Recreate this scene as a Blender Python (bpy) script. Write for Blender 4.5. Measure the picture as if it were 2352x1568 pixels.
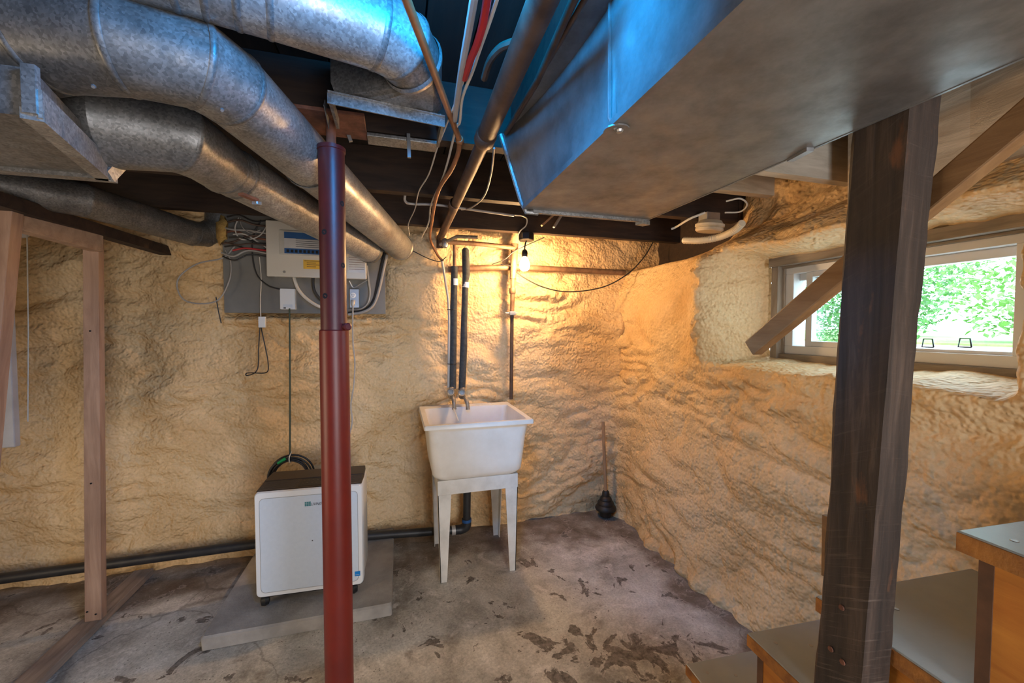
import bpy, bmesh, math, random
import numpy as np
from mathutils import Vector, Matrix
random.seed(7)
for o in list(bpy.data.objects): bpy.data.objects.remove(o)
S = bpy.context.scene
COL = S.collection
# ------------------------------------------------------------------ camera
FPX = 920.0; YAW = math.radians(15.9); PITCH = math.atan(32/FPX); CH = 1.42
cd = bpy.data.cameras.new('camera'); cam = bpy.data.objects.new('camera', cd); COL.objects.link(cam)
cd.sensor_width = 36; cd.lens = FPX/2352*36; cd.clip_start = 0.02; cd.clip_end = 300
cam.location = (0, 0, CH); cam.rotation_euler = (math.radians(90)-PITCH, 0, -YAW)
S.camera = cam
# ------------------------------------------------------------------ sky and lights
w = bpy.data.worlds.new('sky'); S.world = w; w.use_nodes = True
wn = w.node_tree; wn.nodes.clear()
wo = wn.nodes.new('ShaderNodeOutputWorld'); wb = wn.nodes.new('ShaderNodeBackground')
wb.inputs[0].default_value = (0.66, 0.84, 1.0, 1); wb.inputs[1].default_value = 8.5
wn.links.new(wb.outputs[0], wo.inputs[0])
def area(name, loc, target, sx, sy, power, col, spread=180, portal=False):
    l = bpy.data.lights.new(name, 'AREA'); l.shape = 'RECTANGLE'; l.size = sx; l.size_y = sy
    l.energy = power; l.color = col; l.spread = math.radians(spread)
    o = bpy.data.objects.new(name, l); COL.objects.link(o); o.location = loc
    o.rotation_euler = (Vector(target)-Vector(loc)).to_track_quat('-Z', 'Y').to_euler()
    if portal: l.cycles.is_portal = True
    return o
area('window_portal', (1.99, 1.22, 1.51), (0, 1.22, 1.51), 0.86, 0.46, 1, (1, 1, 1), portal=True)
# two added unseen spots above the camera, for the blue light on the ducts
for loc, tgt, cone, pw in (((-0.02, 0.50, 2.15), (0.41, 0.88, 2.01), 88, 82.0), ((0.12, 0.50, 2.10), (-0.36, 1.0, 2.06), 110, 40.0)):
    pl = bpy.data.lights.new('added_blue_spot', 'SPOT'); pl.energy = pw; pl.color = (0.0, 0.34, 0.95); pl.shadow_soft_size = 0.13; pl.spot_size = math.radians(cone); pl.spot_blend = 0.35
    po = bpy.data.objects.new('added_blue_spot', pl); COL.objects.link(po); po.location = loc; po.rotation_euler = (Vector(tgt)-Vector(loc)).to_track_quat('-Z', 'Y').to_euler()
# added fill lights out of view: one behind the camera, one at the left
area('rear_fill_light', (0.75, -1.7, 1.1), (0.1, 2.2, 0.6), 1.0, 1.7, 38, (0.95, 0.96, 1.0), 170)
area('side_fill_light', (-2.7, 0.6, 0.8), (1.6, 1.3, 0.6), 1.0, 1.3, 13, (1.0, 0.80, 0.56), 150)
BULB_L = 480.0; BULB_C = (1.0, 0.60, 0.27)
vs = S.view_settings; vs.view_transform = 'Standard'; vs.look = 'None'; vs.gamma = 1; vs.exposure = 0.5
vs.use_curve_mapping = False

# ------------------------------------------------------------------ pixel helpers (2352 x 1568)
Fv = Vector((math.sin(YAW)*math.cos(PITCH), math.cos(YAW)*math.cos(PITCH), -math.sin(PITCH)))
Rv = Vector((math.cos(YAW), -math.sin(YAW), 0)); Uv = Rv.cross(Fv); Cv = Vector((0, 0, CH))
def ray(px, py): return Fv + Rv*((px-1176)/FPX) + Uv*((784-py)/FPX)
def aX(px, py, X): d = ray(px, py); return Cv + d*(X/d.x)
def aY(px, py, Y): d = ray(px, py); return Cv + d*(Y/d.y)
def aZ(px, py, Z): d = ray(px, py); return Cv + d*((Z-CH)/d.z)

# ------------------------------------------------------------------ noise
def perlin(x, y, seed=0):
    rs = np.random.RandomState(seed); perm = rs.permutation(512).astype(np.int64); perm = np.concatenate([perm, perm])
    ang = rs.rand(512)*2*np.pi; gx, gy = np.cos(ang), np.sin(ang)
    xi = np.floor(x).astype(np.int64); yi = np.floor(y).astype(np.int64); xf = x-xi; yf = y-yi
    u = xf**3*(xf*(xf*6-15)+10); v = yf**3*(yf*(yf*6-15)+10)
    def g(ix, iy, fx, fy):
        h = perm[(perm[ix & 511]+iy) & 511]
        return gx[h]*fx+gy[h]*fy
    a = g(xi, yi, xf, yf); b = g(xi+1, yi, xf-1, yf); c = g(xi, yi+1, xf, yf-1); d = g(xi+1, yi+1, xf-1, yf-1)
    return (a*(1-u)+b*u)*(1-v)+(c*(1-u)+d*u)*v*1.0
def sstep(a, b, x):
    t = np.clip((x-a)/(b-a), 0, 1); return t*t*(3-2*t)

# ------------------------------------------------------------------ materials
def nm(name):
    m = bpy.data.materials.new(name); m.use_nodes = True; nt = m.node_tree
    return m, nt, nt.nodes['Principled BSDF']
def coords(nt, scale=(1, 1, 1), rot=(0, 0, 0)):
    tc = nt.nodes.new('ShaderNodeTexCoord'); mp = nt.nodes.new('ShaderNodeMapping')
    mp.inputs['Scale'].default_value = scale; mp.inputs['Rotation'].default_value = rot
    nt.links.new(tc.outputs['Object'], mp.inputs[0]); return mp.outputs[0]
def noise(nt, vec, scale, detail=4, rough=0.55, dist=0.0):
    n = nt.nodes.new('ShaderNodeTexNoise'); n.inputs['Scale'].default_value = scale; n.inputs['Detail'].default_value = detail
    n.inputs['Roughness'].default_value = rough; n.inputs['Distortion'].default_value = dist
    if vec is not None: nt.links.new(vec, n.inputs['Vector'])
    return n.outputs['Fac']
def ramp(nt, fac, stops):
    r = nt.nodes.new('ShaderNodeValToRGB'); el = r.color_ramp.elements
    while len(el) < len(stops): el.new(0.5)
    for e, (p, c) in zip(el, stops):
        e.position = p; e.color = (c[0], c[1], c[2], 1) if not isinstance(c, (int, float)) else (c, c, c, 1)
    nt.links.new(fac, r.inputs[0]); return r.outputs[0]
def mixc(nt, fac, a, b, mode='MIX'):
    m = nt.nodes.new('ShaderNodeMix'); m.data_type = 'RGBA'; m.blend_type = mode
    for sock, v in ((m.inputs[0], fac), (m.inputs[6], a), (m.inputs[7], b)):
        if hasattr(v, 'links') or hasattr(v, 'is_linked'): nt.links.new(v, sock)
        elif isinstance(v, (int, float)): sock.default_value = v
        else: sock.default_value = (v[0], v[1], v[2], 1)
    return m.outputs[2]
def math_n(nt, op, a, b=0.0):
    m = nt.nodes.new('ShaderNodeMath'); m.operation = op
    for sock, v in ((m.inputs[0], a), (m.inputs[1], b)):
        if isinstance(v, (int, float)): sock.default_value = v
        else: nt.links.new(v, sock)
    return m.outputs[0]
def bump(nt, b, h, strength=0.3, dist=0.01, normal=None):
    n = nt.nodes.new('ShaderNodeBump'); n.inputs['Strength'].default_value = strength; n.inputs['Distance'].default_value = dist
    nt.links.new(h, n.inputs['Height'])
    if normal is not None: nt.links.new(normal, n.inputs['Normal'])
    if b is not None: nt.links.new(n.outputs[0], b.inputs['Normal'])
    return n.outputs[0]
def plain(name, c, rough=0.5, metal=0.0, c2=None, scale=8, bs=0.0, bscale=60, bd=0.003, stretch=(1, 1, 1), lo=0.35, hi=0.65):
    m, nt, b = nm(name); v = coords(nt, stretch)
    c2 = c2 or tuple(x*0.8 for x in c)
    nt.links.new(ramp(nt, noise(nt, v, scale, 5, 0.6), [(lo, c2), (hi, c)]), b.inputs['Base Color'])
    b.inputs['Roughness'].default_value = rough; b.inputs['Metallic'].default_value = metal
    if bs: bump(nt, b, noise(nt, v, bscale, 4, 0.6), bs, bd)
    return m
def foam_mat(name, dirty=0.0):
    m, nt, b = nm(name); v = coords(nt)
    base = ramp(nt, noise(nt, v, 1.7, 5, 0.6, 0.4), [(0.34, (0.64, 0.415, 0.195)), (0.52, (0.77, 0.545, 0.295)), (0.7, (0.80, 0.595, 0.36))])
    ochre = ramp(nt, noise(nt, coords(nt, (1.0, 1.0, 1.0)), 0.95, 4, 0.6, 0.8), [(0.56, 0.0), (0.72, 1.0)])
    col = mixc(nt, math_n(nt, 'MULTIPLY', ochre, 0.35), base, (0.52, 0.29, 0.09))
    fine = ramp(nt, noise(nt, v, 60, 3, 0.7), [(0.3, (0.86, 0.85, 0.83)), (0.6, (1, 1, 1))])
    col = mixc(nt, 1.0, col, fine, 'MULTIPLY')
    nt.links.new(col, b.inputs['Base Color']); b.inputs['Roughness'].default_value = 0.62
    b.inputs['Specular IOR Level'].default_value = 0.3
    vo = nt.nodes.new('ShaderNodeTexVoronoi'); vo.feature = 'SMOOTH_F1'; vo.inputs['Scale'].default_value = 62; vo.inputs['Smoothness'].default_value = 0.6
    nt.links.new(v, vo.inputs['Vector']); h2 = math_n(nt, 'SUBTRACT', 1.0, vo.outputs['Distance']); h1 = noise(nt, v, 24, 2, 0.5)
    n1 = bump(nt, None, h1, 0.8, 0.02); bump(nt, b, h2, 0.75, 0.009, n1)
    return m
def galv(name, tint=(0.50, 0.49, 0.47), rough=0.42, sa=0.68, sb=1.2):
    m, nt, b = nm(name); v = coords(nt)
    vo = nt.nodes.new('ShaderNodeTexVoronoi'); vo.inputs['Scale'].default_value = 200; nt.links.new(v, vo.inputs['Vector'])
    sp = ramp(nt, vo.outputs['Color'], [(0.15, sa), (0.85, sb)])
    st = ramp(nt, noise(nt, v, 7, 6, 0.65), [(0.3, tuple(x*0.5 for x in tint)), (0.62, tint)])
    nt.links.new(mixc(nt, 1.0, st, sp, 'MULTIPLY'), b.inputs['Base Color'])
    b.inputs['Metallic'].default_value = 0.5
    nt.links.new(ramp(nt, noise(nt, v, 20, 5, 0.6), [(0.3, rough-0.08), (0.7, rough+0.16)]), b.inputs['Roughness'])
    bump(nt, b, noise(nt, v, 5, 2), 0.12, 0.01)
    return m
def wood(name, c1, c2, axis='X', rough=0.65, sc=5, bs=0.25, lo=0.3, hi=0.7):
    m, nt, b = nm(name)
    st = {'X': (0.12, 1, 1), 'Y': (1, 0.12, 1), 'Z': (1, 1, 0.10)}[axis]
    v = coords(nt, tuple(k*sc for k in st))
    g = noise(nt, v, 6, 7, 0.65, 0.6); big = noise(nt, coords(nt), 3.0, 3)
    col = ramp(nt, g, [(lo, c1), (hi, c2)])
    col = mixc(nt, 1.0, col, ramp(nt, big, [(0.3, 0.72), (0.7, 1.1)]), 'MULTIPLY')
    nt.links.new(col, b.inputs['Base Color']); b.inputs['Roughness'].default_value = rough
    bump(nt, b, g, bs, 0.006); return m
def emis(name, c, s):
    m, nt, b = nm(name); b.inputs['Base Color'].default_value = (c[0], c[1], c[2], 1)
    b.inputs['Emission Color'].default_value = (c[0], c[1], c[2], 1); b.inputs['Emission Strength'].default_value = s; return m
def glass_mat(name, tint=(1, 1, 1)):
    m = bpy.data.materials.new(name); m.use_nodes = True; nt = m.node_tree; nt.nodes.clear()
    o = nt.nodes.new('ShaderNodeOutputMaterial'); t = nt.nodes.new('ShaderNodeBsdfTransparent'); g = nt.nodes.new('ShaderNodeBsdfGlossy')
    t.inputs[0].default_value = (*tint, 1); g.inputs['Roughness'].default_value = 0.02
    x = nt.nodes.new('ShaderNodeMixShader'); x.inputs[0].default_value = 0.07
    nt.links.new(t.outputs[0], x.inputs[1]); nt.links.new(g.outputs[0], x.inputs[2]); nt.links.new(x.outputs[0], o.inputs[0]); return m
def floor_mat():
    m, nt, b = nm('concrete_floor'); v = coords(nt)
    sep = nt.nodes.new('ShaderNodeSeparateXYZ'); nt.links.new(v, sep.inputs[0]); X, Y = sep.outputs[0], sep.outputs[1]
    base = ramp(nt, noise(nt, v, 2.6, 8, 0.68, 0.5), [(0.33, (0.23, 0.208, 0.178)), (0.47, (0.47, 0.445, 0.395)), (0.62, (0.67, 0.645, 0.585))])
    # pale mineral bloom
    bloom = ramp(nt, noise(nt, v, 5.5, 7, 0.7, 1.2), [(0.54, 0.0), (0.66, 1.0)])
    base = mixc(nt, math_n(nt, 'MULTIPLY', bloom, 0.75), base, (0.74, 0.70, 0.65))
    # damp brown band along the walls, with a ragged edge
    wob = math_n(nt, 'MULTIPLY', math_n(nt, 'SUBTRACT', noise(nt, v, 3.2, 5, 0.6), 0.5), 0.85)
    d1 = math_n(nt, 'ADD', Y, wob); dampy = ramp(nt, math_n(nt, 'SUBTRACT', d1, 2.0), [(0.33, 0.0), (0.52, 1.0)])
    d2 = math_n(nt, 'ADD', X, math_n(nt, 'MULTIPLY', wob, 0.8)); dampx = ramp(nt, math_n(nt, 'SUBTRACT', d2, 1.0), [(0.34, 0.0), (0.50, 1.0)])
    damp = math_n(nt, 'MAXIMUM', dampy, dampx)
    damp = math_n(nt, 'MULTIPLY', damp, ramp(nt, noise(nt, v, 6, 5), [(0.3, 1.0), (0.75, 0.45)]))
    col = mixc(nt, math_n(nt, 'MULTIPLY', damp, 0.95), base, (0.105, 0.066, 0.042))
    # brown blotches
    bl = ramp(nt, noise(nt, coords(nt, (1, 1.4, 1)), 3.3, 5, 0.6, 0.8), [(0.60, 0.0), (0.70, 1.0)])
    col = mixc(nt, math_n(nt, 'MULTIPLY', bl, 0.6), col, (0.155, 0.105, 0.07))
    # worn dark patches where the old skim has flaked off
    pn = noise(nt, coords(nt, (1, 1, 1)), 6.5, 6, 0.62, 0.7)
    reg = nt.nodes.new('ShaderNodeVectorMath'); reg.operation = 'DISTANCE'
    mp = nt.nodes.new('ShaderNodeMapping'); mp.inputs['Scale'].default_value = (0.9, 1.6, 0); nt.links.new(v, mp.inputs[0]); nt.links.new(mp.outputs[0], reg.inputs[0])
    reg.inputs[1].default_value = (0.75*0.9, 1.42*1.6, 0)
    rg = ramp(nt, reg.outputs['Value'], [(0.25, 0.11), (0.75, -0.0)])
    pf = math_n(nt, 'ADD', pn, rg)
    patch = ramp(nt, pf, [(0.615, 0.0), (0.63, 1.0)]); rim = ramp(nt, pf, [(0.585, 0.0), (0.607, 1.0), (0.622, 0.0)])
    pc = ramp(nt, noise(nt, v, 40, 4, 0.7), [(0.35, (0.10, 0.085, 0.07)), (0.6, (0.24, 0.21, 0.185))])
    col = mixc(nt, patch, col, pc); col = mixc(nt, math_n(nt, 'MULTIPLY', rim, 0.5), col, (0.56, 0.50, 0.45))
    # speckle pits
    vo = nt.nodes.new('ShaderNodeTexVoronoi'); vo.inputs['Scale'].default_value = 55; nt.links.new(v, vo.inputs['Vector'])
    pit = ramp(nt, vo.outputs['Distance'], [(0.10, 1.0), (0.2, 0.0)])
    pit = math_n(nt, 'MULTIPLY', pit, ramp(nt, noise(nt, v, 4, 3), [(0.45, 0.0), (0.6, 0.8)]))
    col = mixc(nt, pit, col, (0.12, 0.10, 0.085))
    # hairline cracks
    vc = nt.nodes.new('ShaderNodeTexVoronoi'); vc.feature = 'DISTANCE_TO_EDGE'; vc.inputs['Scale'].default_value = 0.6
    dn = nt.nodes.new('ShaderNodeTexNoise'); dn.inputs['Scale'].default_value = 3; dn.inputs['Detail'].default_value = 5; nt.links.new(v, dn.inputs['Vector'])
    vv = nt.nodes.new('ShaderNodeVectorMath'); vv.operation = 'MULTIPLY_ADD'; nt.links.new(dn.outputs['Color'], vv.inputs[0]); vv.inputs[1].default_value = (0.35, 0.35, 0); nt.links.new(v, vv.inputs[2])
    nt.links.new(vv.outputs[0], vc.inputs['Vector'])
    cr = ramp(nt, vc.outputs['Distance'], [(0.0, 1.0), (0.0035, 0.0)])
    col = mixc(nt, math_n(nt, 'MULTIPLY', cr, 0.45), col, (0.07, 0.05, 0.04))
    gr = ramp(nt, noise(nt, v, 90, 4, 0.75), [(0.3, 0.70), (0.65, 1.12)]); col = mixc(nt, 1.0, col, gr, 'MULTIPLY')
    nt.links.new(col, b.inputs['Base Color'])
    nt.links.new(ramp(nt, damp, [(0.0, 0.82), (1.0, 0.6)]), b.inputs['Roughness'])
    n1 = bump(nt, None, pf, 0.0, 0.004); hh = math_n(nt, 'SUBTRACT', noise(nt, v, 60, 5, 0.7), math_n(nt, 'MULTIPLY', patch, 0.6))
    bump(nt, b, hh, 0.35, 0.004); return m
def coords_rs(nt, rot, scale):
    v = coords(nt, (1, 1, 1), rot); mp = nt.nodes.new('ShaderNodeMapping'); mp.inputs['Scale'].default_value = scale; nt.links.new(v, mp.inputs[0]); return mp.outputs[0]
def rough_timber(name):
    m, nt, b = nm(name); v = coords(nt)
    g = noise(nt, coords(nt, (7, 7, 0.5)), 6, 7, 0.65, 0.5)
    col = ramp(nt, g, [(0.3, (0.016, 0.011, 0.008)), (0.55, (0.045, 0.029, 0.021)), (0.75, (0.105, 0.07, 0.05))])
    # pale slanting saw scratches, denser towards the foot of the old post
    sc = noise(nt, coords_rs(nt, (0.5, -0.12, 0.0), (2.5, 2.5, 60)), 3.2, 5, 0.6)
    sp3 = nt.nodes.new('ShaderNodeSeparateXYZ'); nt.links.new(v, sp3.inputs[0])
    sc = math_n(nt, 'MULTIPLY', ramp(nt, sc, [(0.55, 0.0), (0.68, 1.0)]), ramp(nt, math_n(nt, 'MULTIPLY', sp3.outputs[2], 0.5), [(0.25, 1.0), (0.62, 0.12)]))
    sc = math_n(nt, 'MULTIPLY', sc, ramp(nt, noise(nt, v, 9, 4), [(0.35, 0.1), (0.65, 1.0)]))
    col = mixc(nt, math_n(nt, 'MULTIPLY', sc, 0.4), col, (0.36, 0.28, 0.23))
    rst = ramp(nt, noise(nt, coords(nt, (2, 2, 0.6)), 9, 5, 0.6), [(0.63, 0.0), (0.72, 1.0)])
    col = mixc(nt, math_n(nt, 'MULTIPLY', rst, 0.6), col, (0.20, 0.075, 0.025))
    nt.links.new(col, b.inputs['Base Color']); b.inputs['Roughness'].default_value = 0.7
    bump(nt, b, math_n(nt, 'ADD', g, sc), 0.45, 0.006); return m

M = dict(
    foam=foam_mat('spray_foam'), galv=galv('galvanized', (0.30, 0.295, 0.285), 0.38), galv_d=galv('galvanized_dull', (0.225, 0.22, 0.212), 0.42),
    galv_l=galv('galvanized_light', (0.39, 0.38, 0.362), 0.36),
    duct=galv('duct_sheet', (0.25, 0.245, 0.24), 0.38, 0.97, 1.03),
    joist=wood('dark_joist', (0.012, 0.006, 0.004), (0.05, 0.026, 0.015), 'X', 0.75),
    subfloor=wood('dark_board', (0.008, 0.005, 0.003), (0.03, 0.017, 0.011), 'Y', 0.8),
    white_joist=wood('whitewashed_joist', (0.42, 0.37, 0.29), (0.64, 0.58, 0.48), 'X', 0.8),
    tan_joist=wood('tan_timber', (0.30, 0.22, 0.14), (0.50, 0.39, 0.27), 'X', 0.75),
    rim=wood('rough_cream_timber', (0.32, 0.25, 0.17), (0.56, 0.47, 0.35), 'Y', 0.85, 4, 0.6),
    timber=rough_timber('old_rough_timber'),
    stud=wood('pine_stud', (0.25, 0.145, 0.10), (0.42, 0.27, 0.19), 'Z', 0.7),
    plate=wood('grey_floor_plate', (0.17, 0.125, 0.095), (0.34, 0.26, 0.21), 'Y', 0.8),
    studt=wood('pine_plate', (0.27, 0.165, 0.11), (0.43, 0.29, 0.20), 'X', 0.7),
    rail=wood('varnished_rail', (0.21, 0.105, 0.042), (0.36, 0.20, 0.085), 'Y', 0.5),
    tread=plain('grey_tread_paint', (0.34, 0.38, 0.40), 0.36, 0, (0.27, 0.30, 0.32), 4, 0.15, 60),
    orange=wood('orange_board', (0.46, 0.15, 0.018), (0.66, 0.27, 0.04), 'Y', 0.55, 4),
    nosing=plain('worn_tread_edge', (0.46, 0.19, 0.04), 0.7, 0, (0.22, 0.085, 0.025), 22, 0.5, 120),
    riser=plain('riser_end', (0.16, 0.075, 0.04), 0.7, 0, (0.09, 0.045, 0.025), 14),
    red=plain('red_post_paint', (0.175, 0.014, 0.008), 0.4, 0, (0.12, 0.010, 0.007), 4, 0.08, 90),
    reddark=plain('dark_red_paint', (0.10, 0.012, 0.012), 0.42, 0, (0.055, 0.008, 0.008), 6, 0.1, 90),
    rust=plain('rusty_plate', (0.22, 0.09, 0.055), 0.8, 0.2, (0.09, 0.035, 0.022), 16, 0.3, 80),
    hole=plain('post_hole', (0.006, 0.004, 0.004), 0.9),
    white=plain('white_plastic', (0.72, 0.74, 0.76), 0.4, 0, (0.68, 0.70, 0.72), 3),
    panel=plain('cool_lit_white_panel', (0.56, 0.63, 0.72), 0.5, 0, (0.53, 0.60, 0.69), 60),  # white plastic with the cool light on it put into the bluish colour
    tub=plain('tub_plastic', (0.76, 0.73, 0.68), 0.35, 0, (0.66, 0.62, 0.56), 5),
    leg=plain('tub_leg', (0.70, 0.68, 0.64), 0.45, 0, (0.55, 0.53, 0.49), 9),
    black=plain('black_plastic', (0.012, 0.012, 0.013), 0.4), brownblk=plain('dark_brown_plastic', (0.042, 0.028, 0.020), 0.42),
    slat=plain('slat_plastic', (0.085, 0.06, 0.045), 0.45), abs=plain('abs_pipe', (0.018, 0.019, 0.022), 0.45, 0, (0.04, 0.038, 0.036), 10),
    bluep=plain('blue_tape', (0.02, 0.10, 0.30), 0.5), steel=plain('grey_metal', (0.42, 0.42, 0.42), 0.4, 0.8),
    pad=plain('pad_concrete', (0.40, 0.375, 0.35), 0.85, 0, (0.24, 0.225, 0.21), 5, 0.5, 70, 0.005),
    ply=plain('grey_board_paint', (0.19, 0.185, 0.17), 0.6, 0, (0.14, 0.137, 0.127), 3, 0.1, 40),
    cream=plain('panel_enamel', (0.56, 0.54, 0.49), 0.45, 0, (0.53, 0.51, 0.46), 3), creamd=plain('panel_recess', (0.50, 0.49, 0.45), 0.5),
    blue=plain('label_blue', (0.02, 0.10, 0.30), 0.5), label=plain('label_white', (0.55, 0.56, 0.58), 0.5), yellow=plain('label_yellow', (0.75, 0.46, 0.05), 0.5),
    ink=plain('label_ink', (0.05, 0.05, 0.06), 0.6), bsticker=plain('blue_sticker', (0.0, 0.20, 0.62), 0.45), teal=plain('logo_teal', (0.05, 0.24, 0.27), 0.5),
    wblack=plain('black_wire', (0.015, 0.014, 0.014), 0.5), wwhite=plain('white_wire', (0.60, 0.57, 0.52), 0.5), wgrey=plain('grey_cable', (0.34, 0.32, 0.30), 0.5),
    wred=plain('red_cable', (0.42, 0.015, 0.02), 0.45), wgreen=plain('green_black_cable', (0.02, 0.045, 0.03), 0.5), green=plain('green_tape', (0.0, 0.35, 0.10), 0.5),
    copper=plain('copper_tube', (0.34, 0.15, 0.065), 0.5, 0.3, (0.20, 0.085, 0.035), 14), iron=plain('old_iron_pipe', (0.12, 0.075, 0.055), 0.55, 0.35, (0.055, 0.033, 0.025), 12, 0.3, 60),
    gaspipe=plain('rusty_steel_pipe', (0.25, 0.145, 0.085), 0.6, 0.3, (0.13, 0.07, 0.04), 20, 0.2, 80),
    insul=plain('pipe_insulation', (0.055, 0.058, 0.06), 0.9, 0, (0.03, 0.032, 0.034), 40, 0.4, 120), brass=plain('dull_valve_metal', (0.36, 0.31, 0.25), 0.45, 0.6, (0.22, 0.18, 0.14), 30),
    conduit=plain('grey_conduit', (0.50, 0.47, 0.43), 0.5, 0.3), tape=plain('white_label_tape', (0.75, 0.75, 0.73), 0.5),
    stick=wood('plunger_stick', (0.36, 0.22, 0.12), (0.52, 0.34, 0.20), 'Z', 0.6), rubber=plain('black_rubber', (0.02, 0.018, 0.017), 0.5),
    vinyl=plain('white_vinyl', (0.66, 0.66, 0.66), 0.45, 0, (0.63, 0.63, 0.63)), jamb=wood('weathered_jamb', (0.20, 0.15, 0.11), (0.42, 0.36, 0.29), 'Z', 0.8),
    head=wood('weathered_head', (0.16, 0.12, 0.09), (0.36, 0.30, 0.23), 'Y', 0.8),
    glass=glass_mat('window_glass', (0.93, 0.97, 0.97)), bulb=emis('lit_bulb', BULB_C, BULB_L), globe=plain('frosted_globe', (0.62, 0.62, 0.62), 0.3),
    fglass=plain('yellow_fibreglass', (0.62, 0.40, 0.12), 0.95, 0, (0.36, 0.21, 0.06), 18, 0.8, 60, 0.01),
    shower=plain('pale_grey_panel', (0.40, 0.41, 0.44), 0.5), cord=plain('grey_cord', (0.40, 0.38, 0.36), 0.5), floor=floor_mat(),
    leaf=plain('leaf_green', (0.13, 0.32, 0.07), 0.6, 0, (0.05, 0.17, 0.04), 2), leaf2=plain('leaf_pale', (0.26, 0.44, 0.13), 0.6, 0, (0.15, 0.31, 0.07), 2),
    bark=plain('bark', (0.12, 0.09, 0.07), 0.9), lawn=plain('lawn_green', (0.22, 0.42, 0.08), 0.9, 0, (0.15, 0.32, 0.05), 6),
    gravel=plain('pale_gravel', (0.72, 0.70, 0.66), 0.9, 0, (0.6, 0.58, 0.55), 14, 0.3, 90), porcelain=plain('cream_porcelain', (0.62, 0.54, 0.40), 0.45),
    spring=plain('strap_metal', (0.30, 0.31, 0.32), 0.45, 0.7),
)

# ------------------------------------------------------------------ mesh builder
def perp(d):
    d = d.normalized(); a = Vector((0, 0, 1)) if abs(d.z) < 0.9 else Vector((1, 0, 0))
    s = d.cross(a).normalized(); return s, s.cross(d).normalized()
class MB:
    def __init__(s): s.v = []; s.f = []; s.T = None
    def add(s, vs, fs):
        n = len(s.v); s.v += [Vector(p) for p in vs]; s.f += [tuple(i+n for i in f) for f in fs]; return s
    def box(s, a, b, rot=None, c=None):
        (x0, y0, z0), (x1, y1, z1) = a, b
        vs = [Vector(p) for p in ((x0, y0, z0), (x1, y0, z0), (x1, y1, z0), (x0, y1, z0), (x0, y0, z1), (x1, y0, z1), (x1, y1, z1), (x0, y1, z1))]
        if rot is not None: vs = [rot @ (p-Vector(c)) + Vector(c) for p in vs]
        return s.add(vs, [(3, 2, 1, 0), (4, 5, 6, 7), (0, 1, 5, 4), (1, 2, 6, 5), (2, 3, 7, 6), (3, 0, 4, 7)])
    def hexa(s, p):
        return s.add(p, [(3, 2, 1, 0), (4, 5, 6, 7), (0, 1, 5, 4), (1, 2, 6, 5), (2, 3, 7, 6), (3, 0, 4, 7)])
    def bar(s, p, q, wx, wz, up=(0, 0, 1), w2=None, h2=None):
        p, q = Vector(p), Vector(q); d = (q-p).normalized(); sd = d.cross(Vector(up)).normalized(); u = sd.cross(d)
        w2 = wx if w2 is None else w2; h2 = wz if h2 is None else h2
        r = lambda c, a, b: [c-sd*a/2-u*b/2, c+sd*a/2-u*b/2, c+sd*a/2+u*b/2, c-sd*a/2+u*b/2]
        return s.hexa(r(p, wx, wz)+r(q, w2, h2))
    def tube(s, pts, r, seg=10, cap=True):
        pts = [Vector(p) for p in pts]; n = len(pts); rr = r if isinstance(r, (list, tuple)) else [r]*n
        d0 = (pts[1]-pts[0]).normalized(); a, b = perp(d0); vs = []
        for i in range(n):
            d = (pts[min(i+1, n-1)]-pts[max(i-1, 0)]).normalized()
            a = (a-d*a.dot(d)).normalized(); b = d.cross(a)
            for k in range(seg):
                t = 2*math.pi*k/seg; vs.append(pts[i]+(a*math.cos(t)+b*math.sin(t))*rr[i])
        fs = [(i*seg+k, i*seg+(k+1) % seg, (i+1)*seg+(k+1) % seg, (i+1)*seg+k) for i in range(n-1) for k in range(seg)]
        if cap: fs += [tuple(range(seg))[::-1], tuple((n-1)*seg+k for k in range(seg))]
        return s.add(vs, fs)
    def lathe(s, prof, o, ax=(0, 0, 1), seg=24, cap=True):
        o = Vector(o); ax = Vector(ax).normalized(); a, b = perp(ax); vs = []
        for r, h in prof:
            for k in range(seg):
                t = 2*math.pi*k/seg; vs.append(o+ax*h+(a*math.cos(t)+b*math.sin(t))*r)
        n = len(prof)
        fs = [(i*seg+k, i*seg+(k+1) % seg, (i+1)*seg+(k+1) % seg, (i+1)*seg+k) for i in range(n-1) for k in range(seg)]
        if cap: fs += [tuple(range(seg))[::-1], tuple((n-1)*seg+k for k in range(seg))]
        return s.add(vs, fs)
    def torus(s, c, ax, R, r, seg=24, k=8):
        c = Vector(c); ax = Vector(ax).normalized(); a, b = perp(ax)
        return s.tube([c+(a*math.cos(2*math.pi*i/seg)+b*math.sin(2*math.pi*i/seg))*R for i in range(seg+1)], r, k, False)
    def build(s, name, m, parent=None, smooth=False, bevel=0.0, sharp=40):
        vs = s.v if s.T is None else [s.T @ p for p in s.v]
        if parent is None:
            lo = [min(p[i] for p in vs) for i in range(3)]; hi = [max(p[i] for p in vs) for i in range(3)]
            org = Vector(((lo[0]+hi[0])/2, (lo[1]+hi[1])/2, lo[2]))
        else: org = ORG[root_of(parent)]
        me = bpy.data.meshes.new(name); me.from_pydata([tuple(p-org) for p in vs], [], s.f)
        bm = bmesh.new(); bm.from_mesh(me); bmesh.ops.recalc_face_normals(bm, faces=bm.faces)
        if bevel: bmesh.ops.bevel(bm, geom=bm.edges[:], offset=bevel, segments=2, profile=0.5, affect='EDGES', clamp_overlap=True)
        bm.to_mesh(me); bm.free()
        if smooth:
            me.polygons.foreach_set('use_smooth', [True]*len(me.polygons)); me.set_sharp_from_angle(angle=math.radians(sharp))
        me.materials.append(M[m]); o = bpy.data.objects.new(name, me); COL.objects.link(o)
        if parent is None: o.location = org; ORG[o] = org
        else: o.parent = parent
        return o
ORG = {}
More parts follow.
